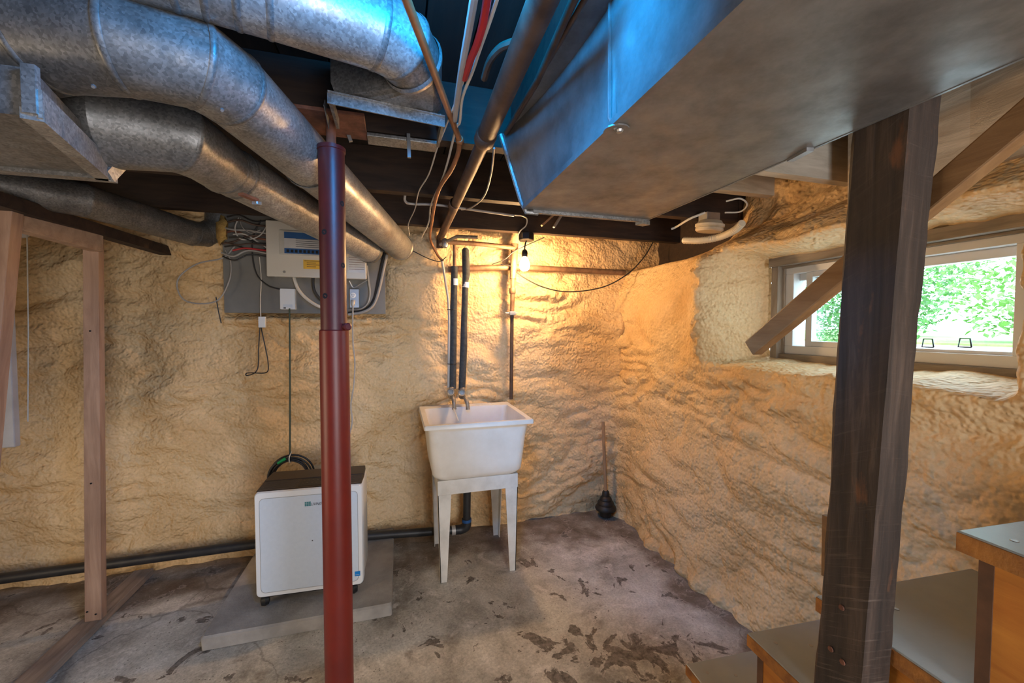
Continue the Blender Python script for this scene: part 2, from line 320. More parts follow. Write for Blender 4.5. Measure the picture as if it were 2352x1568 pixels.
def root_of(o):
    while o.parent is not None: o = o.parent
    return o
def tag(o, label, cat, group=None):
    o['label'] = label; o['category'] = cat
    if group: o['group'] = group
    return o
def thing(name, label, cat, loc, group=None):
    o = bpy.data.objects.new(name, None); COL.objects.link(o); o.location = loc; o.empty_display_size = 0.05; ORG[o] = Vector(loc)
    return tag(o, label, cat, group)
def struct(o): o['kind'] = 'structure'; return o
def spline(pts, n=8):
    P = [Vector(p) for p in pts]; P = [P[0]*2-P[1]]+P+[P[-1]*2-P[-2]]; out = []
    for i in range(1, len(P)-2):
        for k in range(n):
            t = k/n; a, b, c, d = P[i-1], P[i], P[i+1], P[i+2]
            out.append(0.5*((2*b)+(c-a)*t+(2*a-5*b+4*c-d)*t*t+(3*b-a-3*c+d)*t**3))
    out.append(P[-2]); return out
def cable(name, m, pts, r, label=None, cat=None, parent=None, n=8, seg=8, group=None):
    o = MB().tube(spline(pts, n), r, seg).build(name, m, parent, True)
    if label: tag(o, label, cat, group)
    return o
def grid_mesh(name, P, keep, m, flip=False):
    nv, nu = P.shape[:2]; idx = np.arange(nv*nu).reshape(nv, nu)
    q = np.stack([idx[:-1, :-1], idx[:-1, 1:], idx[1:, 1:], idx[1:, :-1]], -1)
    if flip: q = q[..., ::-1]
    q = q[keep] if keep is not None else q.reshape(-1, 4)
    q = q.reshape(-1, 4); me = bpy.data.meshes.new(name)
    used = np.unique(q); mp = np.full(nv*nu, -1); mp[used] = np.arange(len(used)); q = mp[q]; V = P.reshape(-1, 3)[used]
    me.vertices.add(len(V)); me.vertices.foreach_set('co', V.astype(np.float32).ravel())
    me.loops.add(q.size); me.loops.foreach_set('vertex_index', q.astype(np.int32).ravel())
    me.polygons.add(len(q)); me.polygons.foreach_set('loop_start', np.arange(0, q.size, 4, dtype=np.int32)); me.polygons.foreach_set('loop_total', np.full(len(q), 4, dtype=np.int32))
    me.update(calc_edges=True); me.polygons.foreach_set('use_smooth', np.ones(len(q), bool)); me.materials.append(M[m])
    o = bpy.data.objects.new(name, me); COL.objects.link(o); ORG[o] = Vector((0, 0, 0)); return o

# ================================================================== SETTING
BZ = 2.06     # underside of the joists
def foam(u, v, seed, horiz=1.9):
    wu = u+0.10*perlin(u*2.2, v*2.2, seed+1)+0.02*perlin(u*9, v*9, seed+5); wv = v+0.08*perlin(u*2.0+7, v*2.6, seed+2)+0.02*perlin(u*8+3, v*8, seed+6)
    d = 0.045*perlin(wu*0.9, wv*1.6, seed+3)
    d += 0.085*(np.abs(perlin(wu*2.0, wv*2.0*horiz, seed+4))-0.2)
    mk = 0.35+0.9*sstep(-0.2, 0.35, perlin(u*1.1, v*1.3, seed+9))
    d += mk*0.066*(np.abs(perlin(wu*4.2, wv*5.5*horiz, seed+7))-0.2)
    d += mk*0.020*(np.abs(perlin(wu*15, wv*20, seed+8))-0.2)
    d += 0.0022*perlin(u*42, v*46, seed+10)
    return d
RX0, RX1, RZ0, RZ1 = 0.70, 1.70, 1.245, 1.775    # window recess: Y range, Z range at the inner face
def right_x(z, y=2.5):
    a = sstep(1.85, 2.2, y); return 1.62 + (1-a)*0.36*sstep(1.72, 2.10, z) + a*(0.10*sstep(1.55, 1.85, z)+0.40*sstep(1.84, 1.92, z))
# back wall
us = np.arange(-3.3, 2.12, 0.0085); zs = np.arange(-0.03, 2.34, 0.0085); U, Z = np.meshgrid(us, zs)
d = foam(U, Z, 11)
rx = right_x(Z, 2.6); d += 0.07*np.exp(-np.clip(rx-U, 0, 9)/0.08)
d += 0.03*np.exp(-Z/0.07)*(0.7+perlin(U*9, Z*3, 31))
d += (0.030*np.exp(-((U+0.02+0.03*np.sin(Z*6))/0.05)**2)+0.026*np.exp(-((U-0.27)/0.06)**2))*sstep(1.0, 1.5, Z)*(0.6+perlin(U*4, Z*6, 33))
bx0, bx1, bz0 = -0.99, -0.075, 1.50
inb = sstep(bx0-0.03, bx0+0.03, U)*(1-sstep(bx1-0.03, bx1+0.03, U))*sstep(bz0-0.03, bz0+0.03, Z)
d = d*(1-inb)-0.05*inb
ring = np.exp(-((Z-(bz0-0.035))/0.03)**2)*sstep(bx0-0.06, bx0, U)*(1-sstep(bx1, bx1+0.06, U)); d += ring*0.045*(0.7+1.4*perlin(U*14, Z*6, 35))
Yb = 2.80-d-0.015*np.clip(U, -1, 1.6)
wall_back = struct(grid_mesh('wall_back', np.stack([U, Yb, Z], -1), None, 'foam'))
# right wall with deep window recess
ys = np.arange(-1.95, 2.95, 0.0085); V_, Z = np.meshgrid(ys, zs)
d = foam(V_, Z, 57, 1.8)
d += 0.07*np.exp(-np.clip(2.78-V_, 0, 9)/0.08)
ft = np.exp(-np.clip(Z-0.02, 0, 9)/0.075); d += ft*(0.055+0.06*np.abs(perlin(V_*7, Z*5, 71))+0.03*perlin(V_*3, Z*3, 72))
jy = 0.02*perlin(V_*6, Z*6, 61)+0.012*perlin(V_*18, Z*18, 62)
rec = sstep(RX0-0.035, RX0+0.03, V_+jy)*(1-sstep(RX1-0.03, RX1+0.11, V_+jy))*sstep(RZ0-0.03, RZ0+0.02, Z+jy*0.8)*(1-sstep(RZ1-0.02, RZ1+0.06, Z+jy*0.8))
edge = 4*rec*(1-rec); Xr = right_x(Z, V_)*(1-rec)+1.93*rec-d*(1-0.65*rec)-edge*0.0-0.02*edge*np.abs(perlin(V_*16, Z*16, 63))
band = np.exp(-((V_-(RX1+0.11))/0.075)**2)*sstep(1.18, 1.35, Z)*(1-sstep(1.78, 1.98, Z)); Xr -= band*(0.05*np.abs(perlin(V_*15, Z*13, 66))+0.02*np.abs(perlin(V_*34, Z*30, 67)))
Xr -= 0.04*np.exp(-((V_-(RX1+0.13))/0.09)**2)*sstep(1.15, 1.4, Z)*(1-sstep(1.75, 1.95, Z))
keep = rec < 0.985; keep = keep[:-1, :-1] | keep[1:, 1:]
wall_right = struct(grid_mesh('wall_right', np.stack([Xr, V_, Z], -1), keep, 'foam', True))
# left and rear walls (outside the view)
uu = np.arange(-2.0, 2.95, 0.05); zz = np.arange(-0.03, 2.36, 0.05); A, Z2 = np.meshgrid(uu, zz)
struct(grid_mesh('wall_left', np.stack([-3.25+foam(A, Z2, 81), A, Z2], -1), None, 'foam', False))
uu = np.arange(-3.35, 2.1, 0.05); A, Z2 = np.meshgrid(uu, zz)
struct(grid_mesh('wall_rear', np.stack([A, -1.9+0.3*foam(A, Z2, 91), Z2], -1), None, 'foam', True))
# floor
fx = np.arange(-3.4, 2.05, 0.03); fy = np.arange(-2.0, 2.98, 0.03); A, B = np.meshgrid(fx, fy)
struct(grid_mesh('floor', np.stack([A, B, 0.004*perlin(A*1.5, B*1.5, 5)+0.0015*perlin(A*8, B*8, 6)-0.002], -1), None, 'floor'))
# ceiling: boards on joists
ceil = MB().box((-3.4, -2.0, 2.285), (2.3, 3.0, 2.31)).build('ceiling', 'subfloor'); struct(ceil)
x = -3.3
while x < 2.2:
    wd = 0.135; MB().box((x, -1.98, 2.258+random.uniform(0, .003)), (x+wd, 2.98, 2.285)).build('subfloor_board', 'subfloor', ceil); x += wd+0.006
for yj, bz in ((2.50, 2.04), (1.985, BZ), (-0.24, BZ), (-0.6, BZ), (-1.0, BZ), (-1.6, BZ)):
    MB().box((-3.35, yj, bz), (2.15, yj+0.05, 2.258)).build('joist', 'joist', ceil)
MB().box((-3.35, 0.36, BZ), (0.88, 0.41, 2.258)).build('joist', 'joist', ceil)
for ya_, yb_ in ((0.415, 1.40), (-0.19, 0.355)): MB().box((0.395, ya_, 2.0585), (0.43, yb_, 2.257)).build('spill_blocker', 'joist', ceil)  # added boards that keep the blue spots from spilling over the duct
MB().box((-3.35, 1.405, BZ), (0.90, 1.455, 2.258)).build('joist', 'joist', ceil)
MB().box((1.99, 1.98, 1.90), (2.03, 2.9, 2.2575)).build('dark_void_board', 'joist', ceil)  # added dark board standing in for the shaded void above the foam
# paler boards near the right wall
p = aZ(1745, 398, BZ)
MB().box((1.06, 1.315, BZ), (2.12, 1.36, 2.258)).build('joist', 'white_joist', ceil)['label'] = 'whitewashed joist beside the duct'
q = aZ(1770, 452, BZ)
MB().box((1.0, q.y-0.02, BZ), (q.x, q.y+0.025, 2.20)).build('joist', 'tan_joist', ceil)['label'] = 'short tan joist end'
rb = MB()
for i in range(26):
    y0 = -1.9+i*0.12; y1 = y0+0.12; o0, o1 = (0.010*math.sin(i*1.7)), (0.010*math.sin((i+1)*1.7)); xf = 1.775 if y0 < 1.2 else 1.95
    rb.hexa([Vector(t) for t in ((xf+o0, y0, 1.93), (2.1, y0, 1.93), (2.1, y1, 1.93), (xf+o1, y1, 1.93), (xf+o0-0.01, y0, 2.255), (2.1, y0, 2.255), (2.1, y1, 2.255), (xf+o1-0.01, y1, 2.255))])
trim1 = struct(rb.build('trim_1', 'rim')); trim1['label'] = 'rough cream rim timber on top of the right foam wall'

# window in the right wall ------------------------------------------------
def window(name, plane, y0, y1, z0, z1, axis='X'):
    """slider window lying in plane x=plane facing -X (axis X)"""
    W = bpy.data.objects.new(name, None); COL.objects.link(W); W.location = (plane, (y0+y1)/2, z0); ORG[W] = Vector(W.location); struct(W)
    X = plane
    def bx(nm_, m, a, b, parent=W, bev=0.002): return MB().box(a, b).build(nm_, m, parent, False, bev)
    # weathered timber box around
    bx('head_casing', 'head', (X-0.075, y0-0.06, z1), (X+0.08, y1+0.055, z1+0.045)); bx('head_stop', 'head', (X-0.035, y0-0.03, z1-0.012), (X+0.0, y1+0.02, z1))
    bx('jamb', 'jamb', (X-0.06, y1+0.012, z0-0.03), (X+0.08, y1+0.05, z1)); bx('jamb_liner', 'jamb', (X-0.03, y1, z0-0.03), (X+0.08, y1+0.012, z1))
    bx('jamb', 'jamb', (X-0.05, y0-0.06, z0-0.03), (X+0.08, y0, z1)); bx('sub_sill', 'head', (X-0.045, y0-0.04, z0-0.035), (X+0.08, y1+0.03, z0))
    t = 0.042
    fr = bx('frame_rail', 'vinyl', (X-0.02, y0, z0), (X+0.06, y1, z0+t)); bx('frame_rail', 'vinyl', (X-0.02, y0, z1-t), (X+0.06, y1, z1))
    bx('frame_stile', 'vinyl', (X-0.02, y0, z0+t), (X+0.06, y0+t, z1-t)); bx('frame_stile', 'vinyl', (X-0.02, y1-t, z0+t), (X+0.06, y1, z1-t))
    bx('track', 'vinyl', (X+0.02, y0+t, z1-t-0.035), (X+0.06, y1-t, z1-t)); 
    # sash at the far (left in view) side, a fixed pane at the near side
    ym = y0+(y1-y0)*0.50; ys0 = y1-t-0.055
    for a, b, pl in ((ym-0.02, ys0, X+0.005),):
        bx('sash_stile', 'vinyl', (pl-0.012, b-0.032, z0+t), (pl+0.022, b, z1-t)); bx('sash_stile', 'vinyl', (pl-0.012, a, z0+t), (pl+0.022, a+0.036, z1-t))
        bx('sash_rail', 'vinyl', (pl-0.012, a+0.036, z0+t), (pl+0.022, b-0.032, z0+t+0.026)); bx('sash_rail', 'vinyl', (pl-0.012, a+0.036, z1-t-0.026), (pl+0.022, b-0.032, z1-t))
        bx('pane', 'glass', (pl+0.003, a+0.036, z0+t+0.026), (pl+0.007, b-0.032, z1-t-0.026), W, 0)
    bx('pane', 'glass', (X+0.040, y0+t, z0+t), (X+0.044, y1-t, z1-t-0.035), W, 0)
    bx('frame_stile', 'vinyl', (X+0.045, y1-t-0.035, z0+t), (X+0.058, y1-t-0.024, z1-t))
    bx('bottom_track', 'vinyl', (X-0.005, y0+t, z0+t), (X+0.036, ym-0.02, z0+t+0.012))
    return W
WX = 1.955
wi = window('window_1', WX, 0.77, 1.615, 1.285, 1.735)
wi['label'] = 'white vinyl slider window deep in the foam wall'
for px in (2131, 2216):    # the two wire pull tabs of the screen
    c = aX(px, 797, WX-0.0); a = 0.0155; z0 = c.z
    MB().tube([(c.x, c.y-a*1.15, z0), (c.x, c.y+a*1.15, z0), (c.x, c.y+a*0.85, z0+0.031), (c.x, c.y-a*0.85, z0+0.031), (c.x, c.y-a*1.15, z0)], 0.0027, 6).build('screen_tab', 'black', wi)
W2 = bpy.data.objects.new('window_2', None); COL.objects.link(W2); W2.location = (-0.45, -1.8, 1.7); ORG[W2] = Vector(W2.location); struct(W2)
for a, b in (((-0.9, -1.80, 1.68), (0.0, -1.75, 1.72)), ((-0.9, -1.80, 2.14), (0.0, -1.75, 2.18)), ((-0.9, -1.80, 1.72), (-0.86, -1.75, 2.14)), ((-0.04, -1.80, 1.72), (0.0, -1.75, 2.14))):
    MB().box(a, b).build('frame_rail', 'vinyl', W2)
MB().box((-0.86, -1.785, 1.72), (-0.04, -1.78, 2.14)).build('pane', 'glass', W2)

# ---------------------------------------------------------------- outside
g = MB().box((2.08, -8, 1.02), (60, 30, 1.10)).build('driveway', 'gravel'); struct(g); g['label'] = 'pale sunlit gravel driveway outside the window'
g = MB().box((9.5, -20, 1.101), (60, 40, 1.14)).build('lawn', 'lawn'); struct(g); g['label'] = 'bright lawn beyond the driveway'
def tree(name, label, c, h, rx, n, m, ls, seed):
    rn = random.Random(seed); t = thing(name, label, 'tree', c); c = Vector(c)
    MB().tube([c, c+Vector((0.02, 0.03, h*0.5)), c+Vector((0, 0, h*0.9))], [0.014*h, 0.010*h, 0.006], 8).build('trunk', 'bark', t, True)
    lf = MB(); br = MB()
    for _ in range(n):
        hh = rn.random(); r = rx*(math.sin(math.pi*min(1, 0.12+hh*0.9))**0.7)*math.sqrt(rn.random()); an = rn.random()*6.283
        p = c+Vector((math.cos(an)*r, math.sin(an)*r, 0.04*h+hh*h)); a = Vector((rn.gauss(0, 1), rn.gauss(0, 1), rn.gauss(0, .6))).normalized(); s_, u_ = perp(a)
        k = ls*rn.uniform(.6, 1.3); lf.add([p, p+a*k*.5+s_*k*.28, p+a*k, p+a*k*.5-s_*k*.28+u_*k*.1], [(0, 1, 2, 3)])
    o = lf.build('foliage', m, t); o['kind'] = 'stuff'; return t
tree('garden_tree', 'feathery green tree just outside the window behind the dark post', (5.6, 3.6, 1.1), 2.8, 0.85, 16000, 'leaf', 0.055, 3)
tree('garden_tree', 'pale green tree across the driveway in the right window pane', (11.5, 4.3, 1.1), 5.0, 1.9, 9000, 'leaf2', 0.14, 4)
tree('garden_tree', 'dark green tree far behind the pale one', (15.5, 9.6, 1.1), 6.0, 2.6, 9000, 'leaf', 0.17, 5)
tree('garden_tree', 'leafy shrub seen through the narrow left pane', (5.6, 5.4, 1.1), 2.4, 0.8, 9000, 'leaf', 0.055, 6)

# ================================================================== SHEET METAL
def round_duct(root, verts, radii, m, seg=28, rings=(), tags=None):
    V = [Vector(p) for p in verts]; n = len(V); rr = radii if isinstance(radii, (list, tuple)) else [radii]*n
    a, b = perp((V[1]-V[0])); rings_v = []; planes = []
    for i in range(n):
        din = (V[i]-V[i-1]).normalized() if i > 0 else (V[1]-V[0]).normalized(); dout = (V[i+1]-V[i]).normalized() if i < n-1 else din
        a = (a-din*a.dot(din)).normalized(); bb = din.cross(a); nrm = (din+dout).normalized(); R_ = []
        for k in range(seg):
            t = 2*math.pi*k/seg; o = (a*math.cos(t)+bb*math.sin(t))*rr[i]
            o = o-din*(o.dot(nrm)/din.dot(nrm)); R_.append(o)
        rings_v.append(R_); planes.append(nrm)
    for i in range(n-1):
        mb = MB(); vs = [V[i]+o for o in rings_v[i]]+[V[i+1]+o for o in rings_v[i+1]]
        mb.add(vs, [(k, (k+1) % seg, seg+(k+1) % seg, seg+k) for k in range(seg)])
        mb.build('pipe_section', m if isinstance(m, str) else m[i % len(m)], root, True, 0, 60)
    for i in rings:
        mb = MB(); R_ = rings_v[i]; nr = planes[i]
        prof = [(1.0, -0.007), (1.025, -0.003), (1.025, 0.003), (1.0, 0.007)]
        vs = [V[i]+o*s_+nr*h_ for s_, h_ in prof for o in R_]
        mb.add(vs, [(j*seg+k, j*seg+(k+1) % seg, (j+1)*seg+(k+1) % seg, (j+1)*seg+k) for j in range(3) for k in range(seg)])
        mb.build('seam_ring', 'galv_d', root, True)
zB = 1.95
B = thing('round_duct', 'big round galvanized duct with gored elbow ending by the bulb', 'duct', aZ(700, 380, zB))
vb = [aZ(-190, 150, zB), aZ(108, 92, zB+.035), aZ(288, 104, zB+.035), aZ(452, 148, zB+.035), aZ(528, 200, zB+.034), aZ(712, 372, zB+.02), aZ(918, 566, zB-.015)]
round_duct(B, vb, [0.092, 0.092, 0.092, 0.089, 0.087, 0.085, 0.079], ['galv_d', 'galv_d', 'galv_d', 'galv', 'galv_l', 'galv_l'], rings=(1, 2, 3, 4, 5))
e = vb[-1]; dB = (vb[-1]-vb[-2]).normalized()
MB().lathe([(0.079, 0), (0.083, 0.006), (0.079, 0.012), (0.082, 0.02), (0.076, 0.05)], e, dB, 28, False).build('end_collar', 'galv_l', B, True)
MB().lathe([(0.078, 0.045), (0.002, 0.05)], e, dB, 28).build('end_opening', 'hole', B)
for px, py in ((215, 198), (510, 252)): MB().lathe([(0.004, 0), (0.003, 0.004)], aZ(px, py, zB-0.07), (0.2, -0.7, -0.7), 8).build('screw', 'steel', B)
for px, py in ((575, 225), (668, 235)):
    pass
zC = 1.925
Cc = thing('round_duct', 'round galvanized duct leaving the square box and ending over the breaker panel', 'duct', aZ(600, 430, zC))
vc_ = [aZ(95, 268, zC+0.0), aZ(250, 285, zC), aZ(415, 318, zC), aZ(468, 352, zC), aZ(512, 385, zC), aZ(542, 400, zC), aZ(846, 574, zC-0.055)]
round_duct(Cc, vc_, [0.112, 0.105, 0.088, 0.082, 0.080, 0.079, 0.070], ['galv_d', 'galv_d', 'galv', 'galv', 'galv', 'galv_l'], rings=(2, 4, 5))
e = vc_[-1]; dC = (vc_[-1]-vc_[-2]).normalized(); MB().lathe([(0.070, 0), (0.074, 0.006), (0.070, 0.012), (0.069, 0.04)], e, dC, 28, False).build('end_collar', 'galv_d', Cc, True)
h0 = aZ(552, 445, zC-0.08); h1 = aZ(590, 460, zC-0.083)
dm = MB().bar(h0, h1, 0.02, 0.008).build('damper_handle', 'rust', Cc); MB().lathe([(0.006, 0), (0.006, 0.012)], h1, (0, 0, -1), 8).build('wing_nut', 'steel', dm)
MB().box((h1.x-0.014, h1.y-0.002, h1.z-0.014), (h1.x+0.014, h1.y+0.002, h1.z-0.004)).build('wing', 'steel', dm)
zD = 1.95
D = thing('round_duct', 'narrow round galvanized duct above the stud frame turning up beside the wires', 'duct', aZ(230, 468, zD))
vd = [aZ(-260, 395, zD), aZ(0, 424, zD), aZ(190, 459, zD), aZ(440, 535, zD), aZ(470, 538, zD+0.012), aZ(487, 530, zD+0.05), aZ(492, 500, zD+0.12), ]
vd[5] = vd[4]+Vector((0.05, 0.05, 0.05)); vd[6] = vd[5]+Vector((0.01, 0.01, 0.22))
round_duct(D, vd, 0.068, ['galv_d', 'galv_d', 'galv_d', 'galv_d'], rings=(2, 3, 4, 5))
zA = 2.115
Aa = thing('round_duct', 'round galvanized duct crossing the joist bay at the top into the boot', 'duct', aZ(700, 20, zA))
va = [aZ(150, -165, zA), aZ(400, -92, zA), aZ(470, -66, zA), aZ(545, -40, zA), aZ(620, -14, zA), aZ(868, 72, zA), aZ(925, 108, zA-0.006), aZ(952, 150, zA-0.012)]
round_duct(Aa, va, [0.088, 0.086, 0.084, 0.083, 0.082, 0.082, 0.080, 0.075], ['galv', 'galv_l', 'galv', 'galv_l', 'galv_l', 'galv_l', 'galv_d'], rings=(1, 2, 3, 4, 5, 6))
# boot
ce = va[-1]; bt = thing('register_boot', 'square galvanized boot with flanged rim under the joists', 'duct boot', aZ(890, 240, 2.04))
fl, fr_ = aZ(757, 207, 2.045), aZ(1017, 264, 2.045); Yf = (fl.y+fr_.y)/2+0.03; seg = 24
dd = (va[-1]-va[-2]).normalized(); a_, b_ = perp(dd); circ = [ce+(a_*math.cos(2*math.pi*k/seg)+b_*math.sin(2*math.pi*k/seg))*0.076 for k in range(seg)]
cx = (fl.x+fr_.x)/2; hw = (fr_.x-fl.x)/2; rect = []
for p in circ:
    t = math.atan2(p.z-ce.z, p.x-ce.x); c_, s_ = math.cos(t), math.sin(t); k = max(abs(c_), abs(s_)); sx = c_/k; sz = s_/k
    zc = 2.135; rect.append(Vector((cx+hw*sx, fl.y+(fr_.y-fl.y)*(sx+1)/2+0.02, zc+0.09*sz)))
MB().add(circ+rect, [(k, (k+1) % seg, seg+(k+1) % seg, seg+k) for k in range(seg)]).build('hood', 'galv_d', bt, True, 0, 30)
MB().lathe([(0.079, -0.02), (0.083, -0.012), (0.079, 0.0)], ce, dd, 28, False).build('collar', 'galv_d', bt, True)
zl = 2.045
MB().hexa([Vector((fl.x-0.006, fl.y, zl-0.004)), Vector((fr_.x+0.006, fr_.y, zl-0.004)), Vector((fr_.x+0.006, fr_.y+0.004, zl-0.004)), Vector((fl.x-0.006, fl.y+0.004, zl-0.004)),
           Vector((fl.x-0.006, fl.y, zl-0.034)), Vector((fr_.x+0.006, fr_.y, zl-0.034)), Vector((fr_.x+0.006, fr_.y+0.004, zl-0.034)), Vector((fl.x-0.006, fl.y+0.004, zl-0.034))]).build('front_lip', 'galv', bt)
MB().bar((fl.x-0.005, fl.y, zl-0.005), (fr_.x+0.005, fr_.y, zl-0.005), 0.012, 0.004).build('rolled_edge', 'galv_l', bt)
for q_ in (fl, fr_): MB().hexa([Vector((q_.x-0.004, q_.y, zl)), Vector((q_.x+0.004, q_.y, zl)), Vector((q_.x+0.004, q_.y+0.15, zl)), Vector((q_.x-0.004, q_.y+0.15, zl)),
           Vector((q_.x-0.004, q_.y, zl-0.03)), Vector((q_.x+0.004, q_.y, zl-0.03)), Vector((q_.x+0.004, q_.y+0.15, zl-0.03)), Vector((q_.x-0.004, q_.y+0.15, zl-0.03))]).build('side_lip', 'galv_d', bt)
s0, s1 = aZ(838, 276, 2.052), aZ(1008, 305, 2.052)
st = MB().box((s0.x, 1.395, 2.040), (s1.x, 1.462, 2.052)).build('joist_strip', 'galv', None, False, 0.002); tag(st, 'worn grey metal strip under the joist behind the boot', 'metal strip')
tab = MB().bar(aY(1008, 262, 1.36), aY(1014, 300, 1.36), 0.014, 0.004, (0, 1, 0)).build('bent_tab', 'galv_l', bt)
# square box at far left
bxz = 1.80
c1, c2 = aZ(78, 268, bxz+0.0), aZ(228, 402, bxz)
E_ = thing('duct_box', 'square galvanized plenum box with flanged edge at the far left', 'duct box', (c1.x-0.2, c1.y, bxz))
y0, y1 = c1.y, c2.y; x1 = (c1.x+c2.x)/2
MB().hexa([Vector((x1-0.75, y0, bxz)), Vector((c1.x, y0, bxz)), Vector((c2.x, y1, bxz)), Vector((x1-0.75, y1, bxz)), Vector((x1-0.75, y0, 1.885)), Vector((c1.x, y0, 1.885)), Vector((c2.x, y1, 1.885)), Vector((x1-0.75, y1, 1.885))]).build('box_body', 'galv_d', E_)
f0 = Vector((c1.x+0.004, y0-0.01, bxz)); f1 = Vector((c2.x+0.004, y1+0.01, bxz))
MB().bar(f0, f1, 0.03, 0.02).build('side_flange', 'galv_l', E_); MB().bar(f0+Vector((0.012, 0, 0.02)), f1+Vector((0.012, 0, 0.02)), 0.006, 0.05).build('side_cleat', 'galv_l', E_)
MB().bar(f1+Vector((0.02, 0, 0)), f1+Vector((-0.75, 0, 0)), 0.03, 0.02).build('end_flange', 'galv', E_); MB().bar(f0, f0+Vector((0, 0, 0.085)), 0.02, 0.012, (0, 1, 0)).build('corner_flange', 'galv', E_)
MB().bar(f1+Vector((0.02, -0.02, -0.004)), f1+Vector((0.03, 0.03, 0.06)), 0.03, 0.012, (1, 0, 0)).build('corner_clip', 'galv_l', E_)
# rectangular duct at right
DZ = 1.82
n_fl = aZ(1205, 479, DZ); n_fr = aZ(1490, 503, DZ); tl = aZ(1150, 332, 2.03)
xl = 0.414; xr = 0.893; ye = (n_fl.y+n_fr.y)/2
R_ = thing('rectangular_duct', 'long rectangular sheet metal trunk duct over the stairs', 'duct', (0.65, 0.3, DZ))
ysm = 0.725
def panel(name, pts, m='duct', par=R_):
    ps = [Vector(p) for p in pts]; nn = (ps[1]-ps[0]).cross(ps[2]-ps[0]).normalized()*0.002
    return MB().hexa([p-nn for p in ps]+[p+nn for p in ps]).build(name, m, par)
TT = 2.057
panel('bottom_panel', [(xl, ysm, DZ), (xr, ysm, DZ), (xr, ye, DZ), (xl, ye, DZ)]); panel('bottom_panel', [(xl, -1.7, DZ), (xr, -1.7, DZ), (xr, ysm, DZ), (xl, ysm, DZ)])
panel('side_panel', [(xl, -1.7, DZ), (xl, ysm, DZ), (xl-0.005, ysm, TT), (xl, -1.7, TT)]); NS = 16; gv = []
for jz in range(9):
    tz_ = jz/8
    for iy in range(NS+1): ty_ = iy/NS; gv.append(Vector((xl-tz_*(0.005+0.07*ty_**2), ysm+(ye-ysm)*ty_, DZ+(TT-DZ)*tz_)))
mbg = MB(); mbg.add(gv, [(jz*(NS+1)+iy, jz*(NS+1)+iy+1, (jz+1)*(NS+1)+iy+1, (jz+1)*(NS+1)+iy) for jz in range(8) for iy in range(NS)]); mbg.build('side_panel', 'duct', R_, True)
panel('side_panel', [(xr, -1.7, DZ), (xr, ye, DZ), (xr, ye, TT), (xr, -1.7, TT)]); panel('top_panel', [(xl, -1.7, TT), (xr, -1.7, TT), (xr, ye, TT), (xl-0.07, ye, TT)]); panel('end_panel', [(xl, ye, DZ), (xr, ye, DZ), (xr, ye, TT), (xl-0.075, ye, TT)])
lk = MB().bar((xl-0.003, -1.7, DZ+0.004), (xl-0.003, ye, DZ+0.004), 0.007, 0.014).build('lock_seam', 'duct', R_); MB().bar((xr, -1.7, DZ+0.003), (xr, ye, DZ+0.003), 0.006, 0.012).build('lock_seam', 'duct', R_)
MB().tube([(xl-0.007, ysm, TT), (xl-0.006, ysm, DZ+0.015), (xl+0.006, ysm-0.004, DZ-0.007)], 0.0045, 8).build('side_cleat', 'duct', R_, True)
MB().box((xl-0.004, ysm-0.022, DZ), (xl-0.0025, ysm+0.03, TT)).build('cleat_plate', 'duct', R_)
tbp = MB().lathe([(0.026, 0), (0.026, 0.003)], (xl+0.012, ysm+0.005, DZ-0.006), (0, 0, 1), 16).build('cleat_tab', 'duct', R_); MB().lathe([(0.008, 0), (0.006, 0.004), (0.002, 0.005)], (xl+0.016, ysm, DZ-0.006), (0, 0, -1), 10).build('screw', 'steel', tbp)
MB().tube([(xl-0.08, ye+0.006, TT), (xl-0.008, ye+0.006, DZ+0.02), (xl+0.008, ye+0.006, DZ-0.009), (xl+0.05, ye+0.006, DZ-0.009)], 0.009, 8).build('end_cleat', 'galv', R_, True)
MB().bar((xl+0.03, ye+0.004, DZ-0.006), (xr+0.0, ye+0.004, DZ-0.006), 0.016, 0.012).build('end_cleat', 'galv', R_)
MB().bar((xr-0.035, ye+0.006, DZ-0.012), (xr+0.012, ye+0.03, DZ-0.008), 0.03, 0.016).build('corner_clip', 'galv_l', R_)
cp = aZ(1835, 350, DZ); MB().bar((xr-0.012, cp.y-0.03, DZ-0.006), (xr+0.004, cp.y+0.03, DZ-0.004), 0.016, 0.008).build('edge_clip', 'steel', R_)
# strap hanger of the big round duct
hs = thing('strap_hanger', 'thin galvanized strap holding up the big round duct', 'strap', aZ(712, 330, zB))
c_ = vb[5]; pth = []
sd, up_ = perp(dB); sd = Vector((dB.y, -dB.x, 0)).normalized()
for k in range(0, 15):
    t = math.pi*(0.0+k/14.0); pth.append(c_+dB*0.0+sd*math.cos(t)*0.089+Vector((0, 0, -1))*math.sin(t)*0.089)
mbs = MB()
for p, q in zip(pth[:-1], pth[1:]): mbs.bar(p, q, 0.022, 0.002, (p+q)/2-c_)
mbs.build('loop', 'spring', hs)
MB().bar(pth[0], aZ(745, 235, 2.06), 0.022, 0.002, sd).build('riser_strap', 'spring', hs); MB().bar(pth[-1], pth[-1]+Vector((0, 0, 0.12)), 0.022, 0.002, sd).build('riser_strap', 'spring', hs)

